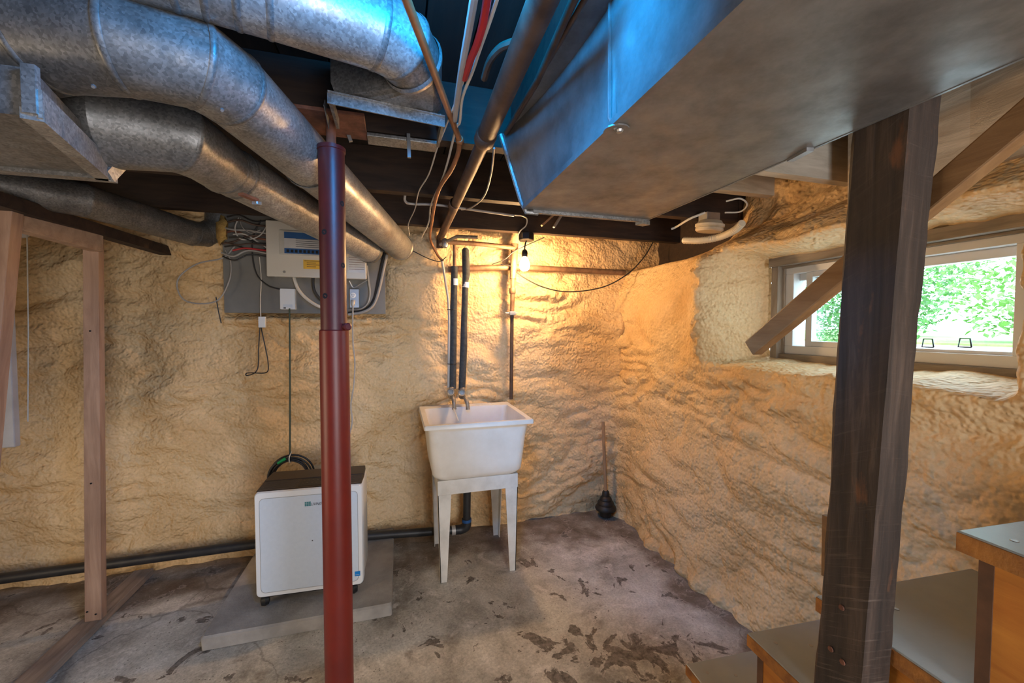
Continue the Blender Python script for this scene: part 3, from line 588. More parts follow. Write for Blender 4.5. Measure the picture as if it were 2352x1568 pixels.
# ================================================================== POSTS
PX, PY = aY(768, 800, 1.345).x, 1.345
jp = thing('jack_post', 'dark red adjustable steel jack post with pin holes', 'post', (PX, PY, 0))
ro, ri = 0.0425, 0.0378; zj = aY(770, 757, PY).z; zt = aY(770, 350, PY).z
MB().lathe([(ro, 0.012), (ro, zj-0.003), (ro-0.003, zj), (ri, zj)], (PX, PY, 0), (0, 0, 1), 40, False).build('lower_tube', 'red', jp, True)
MB().lathe([(ri, zj-0.01), (ri, zt), (ri+0.003, zt+0.001), (ri+0.003, zt+0.012), (0.01, zt+0.014)], (PX, PY, 0), (0, 0, 1), 40, False).build('upper_tube', 'reddark', jp, True)
MB().lathe([(0.014, zt+0.01), (0.014, 2.05)], (PX, PY, 0), (0, 0, 1), 16).build('screw_rod', 'rust', jp, True)
pl0, pl1 = aZ(690, 268, 2.05), aZ(837, 288, 2.05)
tp_ = MB().box((PX-0.105, PY-0.06, 2.045), (PX+0.10, PY+0.10, 2.056)).build('top_plate', 'rust', jp, False, 0.002)
MB().box((PX-0.10, PY-0.075, 0.0), (PX+0.10, PY+0.075, 0.012)).build('base_plate', 'rust', jp, False, 0.002)
def patch(px, py, r, par, rad, name='pin_hole', m='hole'):
    c = aY(px, py, PY-rad*0.9); th0 = math.asin(max(-0.95, min(0.95, ((c-Vector((PX, PY, c.z))).dot(Rv))/rad))); n = 16; vs = []; cen = None
    base = math.atan2(-Fv.y, -Fv.x)
    def P_(dt, dz): t = base+th0+dt; return Vector((PX+math.cos(t)*(rad+0.0006), PY+math.sin(t)*(rad+0.0006), c.z+dz))
    vs = [P_(math.cos(6.283*k/n)*r/rad, math.sin(6.283*k/n)*r) for k in range(n)]; MB().add(vs, [tuple(range(n))]).build(name, m, par)
for px, py in ((789, 465), (744, 532), (791, 608), (746, 679)): patch(px, py, 0.0085, jp, ri)
pn_ = aY(795, 750, PY-0.03); MB().lathe([(0.011, -0.004), (0.012, 0.012), (0.008, 0.016)], pn_, (0.5, -0.85, 0), 12).build('locking_pin', 'reddark', jp, True)
# old timber post
tp = MB(); nz = 70; rn = random.Random(5); vs = []; fs = []
XP = 0.898; ring = []
per = [(0, 0), (0.5, 0), (1, 0), (1, 0.5), (1, 1), (0.5, 1), (0.12, 1), (0, 0.9), (0, 0.5)]
zlist = [2.06*k/nz for k in range(nz+1)]
jit = [perlin(np.array(zlist)*7, np.array(zlist)*0+i*3.3, 40+i)+0.5*perlin(np.array(zlist)*22, np.array(zlist)*0+i*1.3, 60+i) for i in range(len(per))]
for k, z in enumerate(zlist):
    yn = 0.563-(z-0.72)*0.043; yf = yn+0.098+0.004*math.sin(z*5); xw = 0.077
    for i, (a, b) in enumerate(per):
        j = 0.0032*jit[i][k]; vs.append(Vector((XP+a*xw+(a-0.5)*2*j, yn+b*(yf-yn)+(b-0.5)*2*j, z)))
npx = len(per); fs = [(k*npx+i, k*npx+(i+1) % npx, (k+1)*npx+(i+1) % npx, (k+1)*npx+i) for k in range(nz) for i in range(npx)]+[tuple(range(npx)), tuple(nz*npx+i for i in range(npx))]
o = tp.add(vs, fs).build('timber_post', 'timber'); 
tpost = thing('timber_post', 'thick rough dark timber post standing before the stairs and window', 'post', (XP+0.04, 0.6, 0))
off = ORG[o]-ORG[tpost]; o.data.transform(Matrix.Translation(off)); o.location = (0, 0, 0); o.parent = tpost; o.name = 'post_body'
yl = 0.66
for px, py in ((1908, 1490), (1935, 1520), (1933, 1395)):
    MB().lathe([(0.006, 0), (0.005, 0.002)], aX(px, py, XP-0.003), (-1, 0, 0), 10).build('nail_head', 'rust', tpost)
lo_, hi_ = aX(1886, 1180, XP+0.03), aX(1884, 1318, XP+0.03); MB().bar((XP+0.035, lo_.y-0.010, lo_.z+0.0), (XP+0.035, hi_.y-0.010, hi_.z), 0.012, 0.014, (0, 1, 0)).build('nailed_strip', 'rail', tpost)
# handrail
h0, h1 = aX(1714, 800, 1.0), aX(2345, 262, 1.0); dh = (h1-h0).normalized()
hr = MB().bar(h0+Vector((0.025, 0, 0)), h1+dh*0.55+Vector((0.025, 0, 0)), 0.036, 0.05).build('handrail', 'rail', None, False, 0.004); tag(hr, 'plain wooden handrail sloping up behind the dark post', 'handrail')

# ================================================================== STAIRS
SX0, SX1 = 1.0, 1.5
st = thing('staircase', 'steep wooden stairs with grey painted treads and orange sides', 'stairs', (1.3, 0.6, 0))
corners = [(1576, 1524), (1717, 1453), (1875, 1367), (2198, 1217)]; TR = []
for px, py in corners: TR.append(aX(px, py, SX0))
RZ = Matrix.Rotation(math.radians(-3.5), 3, 'Z')
for i, c in enumerate(TR):
    ynext = TR[i+1].y if i < 3 else c.y-0.23
    dp = c.y-ynext+0.045
    mb = MB(); mb.box((0, -dp, -0.038), (SX1-SX0+0.03, 0, 0)); mb.v = [RZ @ p + c for p in mb.v]; t = mb.build('tread', 'tread', st, False, 0.0025)
    mb = MB(); mb.box((-0.003, -dp, -0.037), (0.001, -0.001, -0.003)); mb.v = [RZ @ p + c for p in mb.v]; mb.build('worn_edge', 'nosing', t)
    zb = TR[i-1].z if i else 0.0
    zb0 = zb-0.04 if i else 0.0
    mb = MB(); mb.box((0.012, -0.045, zb0-c.z), (SX1-SX0+0.08, -0.025, -0.038)); mb.v = [RZ @ p + c for p in mb.v]; mb.build('riser', 'riser', st)
    mb = MB(); mb.box((0.014, -dp-0.25 if i < 3 else -dp-0.1, -0.36 if i else -c.z), (0.03, -0.045, -0.04)); mb.v = [RZ @ p + c for p in mb.v]; mb.build('side_panel', 'orange', st)
    rn = random.Random(i)
    for k in range(2):
        q = c+RZ @ Vector((0.05+0.09*k, -0.05-0.03*k, 0.0)); MB().lathe([(0.006, 0.0), (0.005, 0.001)], q, (0, 0, 1), 10).build('nail_head', 'steel', t)
mk0, mk1 = aX(2305, 1385, SX0+0.012), aX(2352, 1408, SX0+0.012); MB().bar(mk0, mk1, 0.002, 0.02).build('dark_slot', 'hole', st)
MB().lathe([(0.006, 0), (0.005, 0.002)], aX(2072, 1545, SX0+0.012), (-1, 0, 0), 10).build('nail_hole', 'hole', st)

# ================================================================== LAUNDRY TUB
tx0, tx1, ty0, ty1 = 0.128, 0.738, 2.135, 2.70; tz = 0.898
lt = thing('laundry_tub', 'white plastic laundry tub on tapered legs', 'laundry tub', ((tx0+tx1)/2, (ty0+ty1)/2, 0))
def rrect(x0, x1, y0, y1, r, z, n=6):
    out = []
    for cx_, cy_, a0 in ((x1-r, y1-r, 0), (x0+r, y1-r, 90), (x0+r, y0+r, 180), (x1-r, y0+r, 270)):
        for k in range(n+1): t = math.radians(a0+90*k/n); out.append(Vector((cx_+r*math.cos(t), cy_+r*math.sin(t), z)))
    return out
def loft(rings, closed_bottom=True):
    n = len(rings[0]); mb = MB(); mb.add([p for r in rings for p in r], [(i*n+k, i*n+(k+1) % n, (i+1)*n+(k+1) % n, (i+1)*n+k) for i in range(len(rings)-1) for k in range(n)])
    if closed_bottom: mb.f.append(tuple((len(rings)-1)*n+k for k in range(n)))
    return mb
ix0, ix1, iy0, iy1 = tx0+0.03, tx1-0.03, ty0+0.03, ty1-0.085
outer = [rrect(tx0+0.022, tx1-0.022, ty0+0.022, ty1-0.03, 0.035, tz-0.024)]
for t in (0.25, 0.5, 0.75, 0.9): k = 0.022+0.03*t; outer.append(rrect(tx0+k, tx1-k, ty0+k, ty1-0.03-0.03*t, 0.05, tz-0.024-0.30*t))
outer += [rrect(tx0+0.058, tx1-0.058, ty0+0.058, ty1-0.066, 0.06, tz-0.312), rrect(tx0+0.075, tx1-0.075, ty0+0.075, ty1-0.08, 0.07, tz-0.328), rrect(tx0+0.11, tx1-0.11, ty0+0.11, ty1-0.11, 0.07, tz-0.334)]
loft(outer).build('basin', 'tub', lt, True, 0, 50)
inner = [rrect(ix0, ix1, iy0, iy1, 0.03, tz), rrect(ix0+0.006, ix1-0.006, iy0+0.006, iy1-0.006, 0.03, tz-0.012), rrect(ix0+0.03, ix1-0.03, iy0+0.03, iy1-0.03, 0.05, tz-0.26), rrect(ix0+0.06, ix1-0.06, iy0+0.06, iy1-0.06, 0.06, tz-0.30), rrect(ix0+0.15, ix1-0.15, iy0+0.15, iy1-0.15, 0.06, tz-0.31)]
loft(inner).build('inner_bowl', 'tub', lt, True, 0, 60)
ro_ = [rrect(ix0, ix1, iy0, iy1, 0.03, tz), rrect(tx0+0.004, tx1-0.004, ty0+0.004, ty1-0.004, 0.008, tz+0.002), rrect(tx0, tx1, ty0, ty1, 0.009, tz-0.003), rrect(tx0, tx1, ty0, ty1, 0.009, tz-0.022), rrect(tx0+0.02, tx1-0.02, ty0+0.02, ty1-0.02, 0.02, tz-0.025)]
loft(ro_, False).build('rim', 'tub', lt, True, 0, 40)
for k in range(6): MB().box((0.50+0.022*k, ty1-0.06, tz+0.001), (0.512+0.022*k, ty1-0.03, tz+0.0035)).build('soap_ridge', 'tub', lt)
MB().lathe([(0.03, 0), (0.028, 0.004)], ((tx0+tx1)/2, (iy0+iy1)/2, tz-0.311), (0, 0, 1), 20).build('drain_ring', 'steel', lt)
MB().bar(aY(1042, 938, 2.5), aY(1053, 966, 2.30), 0.006, 0.002).build('drip_strip', 'leg', lt)
az1, az0 = tz-0.325, tz-0.405
ax0, ax1, ay0, ay1 = tx0+0.075, tx1-0.075, ty0+0.07, ty1-0.075
ap = MB()
for a, b in (((ax0, ay0, az0), (ax1, ay0+0.012, az1)), ((ax0, ay1-0.012, az0), (ax1, ay1, az1)), ((ax0, ay0+0.0121, az0), (ax0+0.012, ay1-0.0121, az1)), ((ax1-0.012, ay0+0.0121, az0), (ax1, ay1-0.0121, az1))): ap.box(a, b)
ap.build('apron', 'leg', lt)
for sx in (0, 1):
    for sy in (0, 1):
        X0 = ax0 if sx == 0 else ax1; Y0 = ay0 if sy == 0 else ay1; dx = 1 if sx == 0 else -1; dy = 1 if sy == 0 else -1
        o_ = 0.012
        lg = MB()
        def fl_(ax_):  # tapered angle flange
            t = 0.004
            if ax_ == 'x': P = lambda w_, z_, off, d_: [Vector((X0+dx*off, Y0, z_)), Vector((X0+dx*(off+w_), Y0, z_)), Vector((X0+dx*(off+w_), Y0+dy*t, z_)), Vector((X0+dx*off, Y0+dy*t, z_))]
            else: P = lambda w_, z_, off, d_: [Vector((X0+dx*off, Y0, z_)), Vector((X0+dx*(off+t), Y0, z_)), Vector((X0+dx*(off+t), Y0+dy*w_, z_)), Vector((X0+dx*off, Y0+dy*w_, z_))]
            lg.hexa(P(0.036, 0.0, o_, 0)+P(0.074, az0-0.0005, 0, 0))
        fl_('x'); fl_('y'); lg.build('leg', 'leg', lt)

# ================================================================== PAD + DEHUMIDIFIER
PZ = 0.062
pd = rrect(-0.845, -0.04, 2.018, 2.80, 0.012, 0, 3)
pm = loft([[p+Vector((0, 0, 0.0)) for p in pd], [p+Vector((0.003*math.sin(p.y*30), 0.004*math.sin(p.x*23), PZ-0.008)) for p in pd], [Vector((p.x*0.99-0.004, (p.y-2.41)*0.985+2.41, PZ)) for p in pd]])
o = pm.build('concrete_pad', 'pad', None); tag(o, 'low grey concrete pad under the dehumidifier', 'concrete pad')
w0 = aZ(606, 1389, PZ); YD = w0.y-0.02
bl, br = aY(588, 1372, YD), aY(836, 1336, YD); tlp = aY(587, 1134, YD)
dw = (br-bl).length; zb_, zt_ = PZ+0.05, tlp.z; dpt = 0.235
dh_ = thing('dehumidifier', 'white dehumidifier with dark top on black casters', 'dehumidifier', ((bl.x+br.x)/2, YD+0.1, PZ))
ang = math.radians(-3.0); TM = Matrix.Translation(Vector((bl.x, YD, 0))) @ Matrix.Rotation(ang, 4, 'Z')
def L(): m_ = MB(); m_.T = TM; return m_
def rrv(x0, x1, z0, z1, r, y, n=5):
    return [Vector((p.x, y, p.y)) for p in rrect(x0, x1, z0, z1, r, 0, n)]
sl = 0.045   # back rises higher: sloped dark lid
mb = L(); rings = [rrv(0.004, dw-0.004, zb_+0.004, zt_, 0.02, 0.0), rrv(0, dw, zb_, zt_+0.004, 0.022, 0.006), rrv(0, dw, zb_, zt_+0.004, 0.022, 0.05)]
l2 = loft(rings); mb.v, mb.f = l2.v, l2.f; mb.f.append(tuple(range(len(rings[0]))[::-1])); mb.build('front_shell', 'white', dh_, True, 0, 50)
mb = L(); rings = [rrv(0.003, dw-0.003, zb_+0.012, zt_-0.004, 0.02, 0.05), rrv(0.003, dw-0.003, zb_+0.012, zt_+0.012, 0.02, dpt-0.03), rrv(0.02, dw-0.02, zb_+0.03, zt_-0.01, 0.02, dpt)]
l2 = loft(rings); mb.v, mb.f = l2.v, l2.f; mb.build('rear_shell', 'white', dh_, True, 0, 50)
fp = rrv(0.022, dw-0.022, zb_+0.022, zt_-0.026, 0.022, -0.0012); fi = rrv(0.0235, dw-0.0235, zb_+0.0235, zt_-0.0275, 0.021, -0.0012)
mb = L(); n = len(fp); mb.add([p for p in fp]+[p+Vector((0, 0.0, 0)) for p in fi], [(k, (k+1) % n, n+(k+1) % n, n+k) for k in range(n)]); mb.build('panel_groove', 'steel', dh_)
mb = L(); mb.add([Vector((p.x, -0.001, p.z)) for p in fi], [tuple(range(n))]); fpn = mb.build('front_panel', 'panel', dh_)
# dark lid: a low front slope and a flat back
lidp = lambda x_, y_, z_: Vector((x_, y_, z_))
mb = L(); mb.hexa([lidp(0.004, 0.012, zt_+0.004), lidp(dw-0.004, 0.012, zt_+0.004), lidp(dw-0.004, 0.115, zt_+0.004), lidp(0.004, 0.115, zt_+0.004), lidp(0.008, 0.016, zt_+0.007), lidp(dw-0.008, 0.016, zt_+0.007), lidp(dw-0.006, 0.115, zt_+0.016), lidp(0.006, 0.115, zt_+0.016)]); mb.build('lid_front', 'brownblk', dh_, False, 0.0015)
mb = L(); mb.hexa([lidp(0.004, 0.117, zt_+0.004), lidp(dw-0.004, 0.117, zt_+0.004), lidp(dw-0.012, dpt-0.004, zt_+0.004), lidp(0.012, dpt-0.004, zt_+0.004), lidp(0.006, 0.117, zt_+0.019), lidp(dw-0.006, 0.117, zt_+0.019), lidp(dw-0.014, dpt-0.006, zt_+0.026), lidp(0.014, dpt-0.006, zt_+0.026)]); mb.build('lid_back', 'brownblk', dh_, False, 0.003)
zl = lambda y_: zt_+0.0072+(y_-0.016)/0.099*0.009
for k in range(9):
    y_ = 0.020+k*0.0105
    for xa, xb in ((0.014, dw*0.36), (dw*0.86, dw-0.014)):
        mb = L(); mb.bar((xa, y_, zl(y_)+0.0008), (xb, y_, zl(y_)+0.0008), 0.0045, 0.0022); mb.build('grille_slat', 'slat', dh_)
mb = L(); mb.hexa([lidp(dw*0.38, 0.03, zl(0.03)), lidp(dw*0.84, 0.03, zl(0.03)), lidp(dw*0.84, 0.11, zl(0.11)), lidp(dw*0.38, 0.11, zl(0.11)), lidp(dw*0.38, 0.03, zl(0.03)+0.001), lidp(dw*0.84, 0.03, zl(0.03)+0.001), lidp(dw*0.84, 0.11, zl(0.11)+0.001), lidp(dw*0.38, 0.11, zl(0.11)+0.001)]); cpn = mb.build('control_panel', 'black', dh_)
for k in range(9):
    for r_ in range(2):
        y_ = 0.055+0.03*r_; mb = L(); mb.box((dw*0.40+k*0.021, y_, zl(y_)+0.001), (dw*0.40+k*0.021+0.008, y_+0.006, zl(y_)+0.0025)); mb.build('button', 'slat', cpn)
for xx in (0.034, dw-0.05):
    for yy in (0.018, dpt-0.045):
        mb = L(); mb.lathe([(0.004, -0.02), (0.021, -0.016), (0.027, 0), (0.021, 0.016), (0.004, 0.02)], (xx, yy, PZ+0.027), (1, 0.3, 0), 20); cs = mb.build('caster', 'black', dh_, True)
        mb = L(); mb.lathe([(0.010, 0), (0.014, 0.03)], (xx, yy, PZ+0.03), (0, 0, 1), 12); mb.build('caster_stem', 'black', cs)
mb = L(); mb.box((0.02, 0.02, zb_-0.012), (dw-0.02, dpt-0.02, zb_+0.01)); mb.build('base_tray', 'black', dh_)
def text(s_, size, m, M4, parent, name, ex=0.0003, shear=0.0):
    cu = bpy.data.curves.new('tmp', 'FONT'); cu.body = s_; cu.size = size; cu.extrude = ex; cu.shear = shear
    ob = bpy.data.objects.new('tmp', cu); COL.objects.link(ob); dg = bpy.context.evaluated_depsgraph_get(); dg.update()
    me = bpy.data.meshes.new_from_object(ob.evaluated_get(dg)); bpy.data.objects.remove(ob); bpy.data.curves.remove(cu)
    me.transform(Matrix.Translation(-ORG[root_of(parent)]) @ M4); me.name = name; me.materials.clear(); me.materials.append(M[m])
    o = bpy.data.objects.new(name, me); COL.objects.link(o); o.parent = parent; return o
RX90 = Matrix.Rotation(math.radians(90), 4, 'X')
lx = dw*(701-588)/248; lz = zt_-0.082
text('LIVING', 0.019, 'ink', TM @ Matrix.Translation(Vector((lx+0.028, -0.0016, lz+0.002))) @ RX90 @ Matrix.Diagonal((0.8, 1, 1, 1)), fpn, 'brand_lettering', shear=0.25)
for i in range(3):
    for j in range(3): mb = L(); mb.box((lx+0.0095*i, -0.0024, lz+0.001+0.0075*j), (lx+0.0095*i+0.008, -0.001, lz+0.001+0.0075*j+0.006)); mb.build('brand_emblem', 'teal', fpn)
sx_ = dw*(822-588)/248; mb = L(); mb.box((sx_-0.013, -0.0018, zb_+0.048), (sx_+0.013, -0.001, zb_+0.072)); sk = mb.build('energy_sticker', 'bsticker', fpn)
mb = L(); mb.box((sx_-0.009, -0.0022, zb_+0.054), (sx_+0.009, -0.0018, zb_+0.056)); mb.build('sticker_line', 'label', sk)
mb = L(); mb.lathe([(0.003, 0), (0.003, 0.001)], (dw*0.52, -0.0012, zb_+(zt_-zb_)*0.50), (0, -1, 0), 10); mb.build('speck', 'ink', fpn)

# ================================================================== ABS DRAIN
dr = thing('drain_pipe', 'black plastic drain pipe along the base of the back wall', 'pipe', (-0.7, 2.72, 0.02))
zpp = 0.055
pA, pB, pC = aY(-320, 1372, 2.70), aY(585, 1249, 2.70), aY(1050, 1216, 2.66)
pA.z = max(pA.z, 0.03)
MB().tube([pA, pB], 0.027, 16).build('pipe_run', 'abs', dr, True); MB().tube([pB, pC], 0.026, 16).build('pipe_run', 'abs', dr, True)
el = aY(1072, 1205, 2.655); 
MB().tube(spline([pC+Vector((-0.02, 0, 0)), pC+Vector((0.03, 0, 0.0)), Vector((el.x-0.003, el.y, pC.z+0.02)), Vector((el.x, el.y, pC.z+0.07))], 6), 0.031, 16).build('elbow', 'abs', dr, True)
MB().lathe([(0.032, -0.012), (0.032, 0.012)], pC+Vector((-0.025, 0, 0)), (1, 0, 0), 18).build('coupling_band', 'conduit', dr, True)
tp2 = aY(1079, 1120, 2.655); MB().tube([(el.x, el.y, pC.z+0.05), (el.x+0.005, el.y-0.02, tz-0.33)], 0.026, 16).build('riser_pipe', 'abs', dr, True)
MB().lathe([(0.0325, 0), (0.0325, 0.02)], (el.x, el.y, pC.z+0.05), (0, 0, 1), 18).build('blue_band', 'bluep', dr, True)

# ================================================================== STUD FRAME (left)
sf = thing('stud_frame', 'unfinished pine stud frame at the left', 'stud frame', (-1.45, 2.3, 0))
sx0 = aZ(213, 1425, 0.04); XS = sx0.x
MB().box((XS-0.06, -0.2, 0.002), (XS+0.03, 2.74, 0.038)).build('bottom_plate', 'plate', sf, False, 0.003)
yb = sx0.y
xa, xb_ = aY(193, 1400, yb).x, aY(232, 1400, yb).x; zt2 = aY(205, 545, yb).z
MB().hexa([Vector((xa, yb, 0.038)), Vector((xb_, yb, 0.038)), Vector((xb_, yb+0.038, 0.038)), Vector((xa, yb+0.038, 0.038)), Vector((aY(190, 560, yb).x, yb, zt2)), Vector((aY(226, 560, yb).x, yb, zt2)), Vector((aY(226, 560, yb).x, yb+0.038, zt2)), Vector((aY(190, 560, yb).x, yb+0.038, zt2))]).build('stud', 'stud', sf, False, 0.002)
a = aY(27, 480, 1.95); b = aY(-12, 900, 1.95); dl = (b-a).normalized(); MB().bar(a, a+dl*(a.z-0.04)/(-dl.z), 0.038, 0.05, (0, 1, 0)).build('stud', 'stud', sf, False, 0.002)
t0, t1 = aY(15, 500, 1.96), aY(224, 560, yb+0.01); MB().bar(t0, t1, 0.05, 0.075).build('top_plate', 'studt', sf, False, 0.002)
for px, py in ((200, 1405), (220, 1410), (207, 760), (209, 1110)):
    MB().lathe([(0.004, 0), (0.004, 0.002)], aY(px, py, yb-0.001), (0, -1, 0), 8).build('nail_head', 'hole', sf)
# dark beam under duct D
d0, d1 = aZ(-120, 425, 1.87), aZ(400, 582, 1.87); bm_ = MB().bar(d0+Vector((0, 0.05, 0)), d1, 0.06, 0.05).build('dark_beam', 'joist'); tag(bm_, 'dark stained beam running under the narrow duct at left', 'beam')
# pale panel, globe lamp and pull string beyond the frame
o = MB().box((-2.15, 2.25, 0.9), (aY(20, 700, 2.25).x, 2.28, 2.05)).build('shower_panel', 'shower', None, False, 0.004); tag(o, 'pale grey upright panel beyond the leaning stud', 'panel')
gp = aY(45, 530, 2.35); gl = thing('globe_lamp', 'small unlit frosted globe lamp behind the stud frame', 'lamp', gp)
MB().lathe([(0.003, -0.032), (0.022, -0.027), (0.036, -0.008), (0.038, 0.01), (0.028, 0.032), (0.018, 0.045)], gp, (0, 0, 1), 20).build('globe', 'globe', gl, True); MB().lathe([(0.022, 0.04), (0.03, 0.06), (0.03, 2.0-gp.z)], gp, (0, 0, 1), 16).build('holder', 'porcelain', gl, True)
sp_ = MB().tube([aY(62, 530, 2.3), aY(65, 760, 2.3), aY(64, 968, 2.3)], 0.0022, 6).build('pull_string', 'wwhite', None, True); tag(sp_, 'thin white pull string hanging inside the stud frame', 'string')

# ================================================================== ELECTRICAL
YP = 2.735
q0, q1 = aY(515, 718, YP), aY(886, 722, YP)
bo = MB().box((q0.x, YP, q0.z), (q1.x, YP+0.02, 2.10)).build('backing_board', 'ply', None, False, 0.002); tag(bo, 'grey painted board behind the breaker panel', 'board')
YE = 2.605
e0, e1 = aY(612, 634, YE), aY(842, 641, YE); et = 2.035
ep = thing('breaker_panel', 'cream electrical breaker panel on the grey board', 'breaker panel', ((e0.x+e1.x)/2, YE+0.05, e0.z))
MB().box((e0.x+0.012, YE+0.02, e0.z+0.01), (e1.x-0.012, YP, et-0.01)).build('box', 'cream', ep)
MB().box((e0.x, YE, e0.z), (e1.x, YE+0.02, et)).build('cover', 'cream', ep, False, 0.006)
d0_, d1_ = aY(642, 586, YE), aY(800, 586, YE); dz1 = aY(650, 528, YE).z; dz0 = aY(650, 585, YE).z
dr_ = MB().box((d0_.x, YE-0.008, dz0), (d1_.x, YE+0.001, dz1)).build('door', 'creamd', ep, False, 0.005)
w0_, w1_ = d0_.x+0.028, d1_.x-0.03; zz0, zz1 = dz0+0.008, dz1-0.012
MB().box((w0_, YE-0.0095, zz0), (w1_, YE-0.008, zz1)).build('label_sheet', 'label', dr_)
MB().box((w0_, YE-0.0105, zz1-0.035), (w1_, YE-0.0095, zz1)).build('label_header', 'blue', dr_); MB().box((w0_, YE-0.0105, zz0), (w1_, YE-0.0095, zz0+0.03)).build('breaker_strip', 'blue', dr_)
for k in range(14): MB().box((w0_+0.012+k*0.022, YE-0.014, zz0+0.006), (w0_+0.024+k*0.022, YE-0.0105, zz0+0.022)).build('breaker_switch', 'black', dr_)
for k in range(5): MB().box((w0_+0.06, YE-0.0103, zz0+0.04+k*0.011), (w1_-0.05-0.02*(k % 3), YE-0.0095, zz0+0.0425+k*0.011)).build('label_line', 'ink', dr_)
s0_, s1_ = aY(697, 617, YE), aY(742, 598, YE)
yk = MB().box((s0_.x, YE-0.001, s0_.z), (s1_.x, YE+0.0, s1_.z)).build('warning_sticker', 'yellow', ep)
for k in range(4): MB().box((s0_.x+0.006+0.012*(k > 0), YE-0.0016, s1_.z-0.008-0.011*k), (s1_.x-0.008-0.03*(k % 2), YE-0.001, s1_.z-0.005-0.011*k)).build('sticker_line', 'ink', yk)
s0_, s1_ = aY(800, 625, YE), aY(838, 590, YE); yk = MB().box((s0_.x, YE-0.001, s0_.z), (s1_.x, YE+0.0, s1_.z)).build('notice_sticker', 'label', ep)
for k in range(6): MB().box((s0_.x+0.004, YE-0.0016, s1_.z-0.008-0.014*k), (s1_.x-0.004, YE-0.001, s1_.z-0.006-0.014*k)).build('sticker_line', 'rust', yk)
sc_ = aY(653, 624, YE); MB().lathe([(0.008, 0), (0.006, 0.004)], sc_, (0, -1, 0), 10).build('cover_screw', 'steel', ep)
# modem box
YN = 2.70; m0, m1 = aY(643, 710, YN), aY(677, 663, YN)
mo = thing('modem_box', 'small white wall box with black cable under the breaker panel', 'network box', ((m0.x+m1.x)/2, YN+0.02, m0.z))
MB().box((m0.x, YN, m0.z), (m1.x, YP, m1.z)).build('case', 'white', mo, False, 0.003); MB().box((m0.x+0.018, YN-0.0015, m0.z+0.012), (m1.x-0.014, YN, m0.z+0.03)).build('port_cover', 'panel', mo)
MB().box((m0.x+0.02, YN-0.003, m0.z+0.004), (m0.x+0.032, YN, m0.z+0.012)).build('port', 'ink', mo)
cable('network_cable', 'wblack', [aY(600, 505, 2.69), aY(582, 540, 2.69), aY(580, 585, 2.69), aY(590, 630, 2.69), aY(615, 655, 2.69), aY(643, 664, 2.70)], 0.004, 'black cable looping down into the small white box', 'cable')
cb = aY(665, 708, 2.69); ck = aY(666, 1050, 2.66)
cable('drop_cable', 'wgreen', [cb, aY(666, 850, 2.67), ck], 0.0048, 'dark green cable hanging straight down to the coil', 'cable')
co = thing('cable_coil', 'coil of black cable hanging behind the dehumidifier', 'cable coil', aY(666, 1120, 2.63))
cc = aY(667, 1093, 2.63); rnc = random.Random(2)
for k in range(7):
    R0 = 0.108+0.0045*(k % 4)-0.02*(k > 4); of = Vector((rnc.uniform(-.006, .006), rnc.uniform(-.014, .014), rnc.uniform(-.006, .006)))
    MB().torus(cc+of, (0.05*rnc.uniform(-1, 1), 1, 0.05*rnc.uniform(-1, 1)), R0, 0.0055, 40, 8).build('cable_turn', 'wblack', co, True)
t1_ = cc+Vector((-0.035, -0.016, 0.104)); MB().tube([cc+Vector((-0.062, -0.012, 0.088)), t1_, cc+Vector((-0.02, -0.012, 0.112))], 0.009, 10).build('green_tape', 'green', co, True)
MB().torus(cc+Vector((0.0, 0, 0.105)), (1, 0, 0), 0.022, 0.003, 16, 6).build('zip_tie', 'tape', co, True); MB().tube([cc+Vector((0, -0.01, 0.125)), cc+Vector((0.012, -0.014, 0.15))], 0.002, 6).build('tie_tail', 'tape', co)
# outlet
YO = 2.70; o0, o1 = aY(803, 707, YO), aY(825, 663, YO)
ob = thing('outlet_box', 'metal outlet box with white receptacle beside the red post', 'outlet', ((o0.x+o1.x)/2, YO+0.02, o0.z))
MB().box((o0.x, YO, o0.z), (o1.x, YP, o1.z)).build('box', 'steel', ob, False, 0.004)
oc = aY(811, 678, YO); rc = MB().lathe([(0.017, 0), (0.017, 0.004), (0.015, 0.005)], oc, (0, -1, 0), 20).build('receptacle', 'white', ob, True)
for dx in (-0.006, 0.006): MB().box((oc.x+dx-0.0012, oc.y-0.0062, oc.z-0.002), (oc.x+dx+0.0012, oc.y-0.005, oc.z+0.008)).build('slot', 'ink', rc)
MB().lathe([(0.0028, 0), (0.0028, 0.001)], oc+Vector((0, -0.0052, -0.009)), (0, -1, 0), 10).build('ground_hole', 'ink', rc)
plug = aY(811, 694, YO-0.012)
pc_ = thing('power_cord', 'grey power cord plugged in and hanging behind the red post', 'power cord', plug)
MB().lathe([(0.013, -0.012), (0.014, 0.0), (0.010, 0.018), (0.005, 0.026)], plug, (0, -0.4, -1), 14).build('plug', 'conduit', pc_, True)
cable('cord', 'cord', [plug+Vector((0, -0.01, -0.02)), aY(810, 740, 2.67), aY(811, 790, 2.67), aY(815, 830, 2.67), aY(813, 880, 2.66), aY(806, 930, 2.64), aY(809, 968, 2.62), aY(800, 1010, 2.6)], 0.0045, parent=pc_)
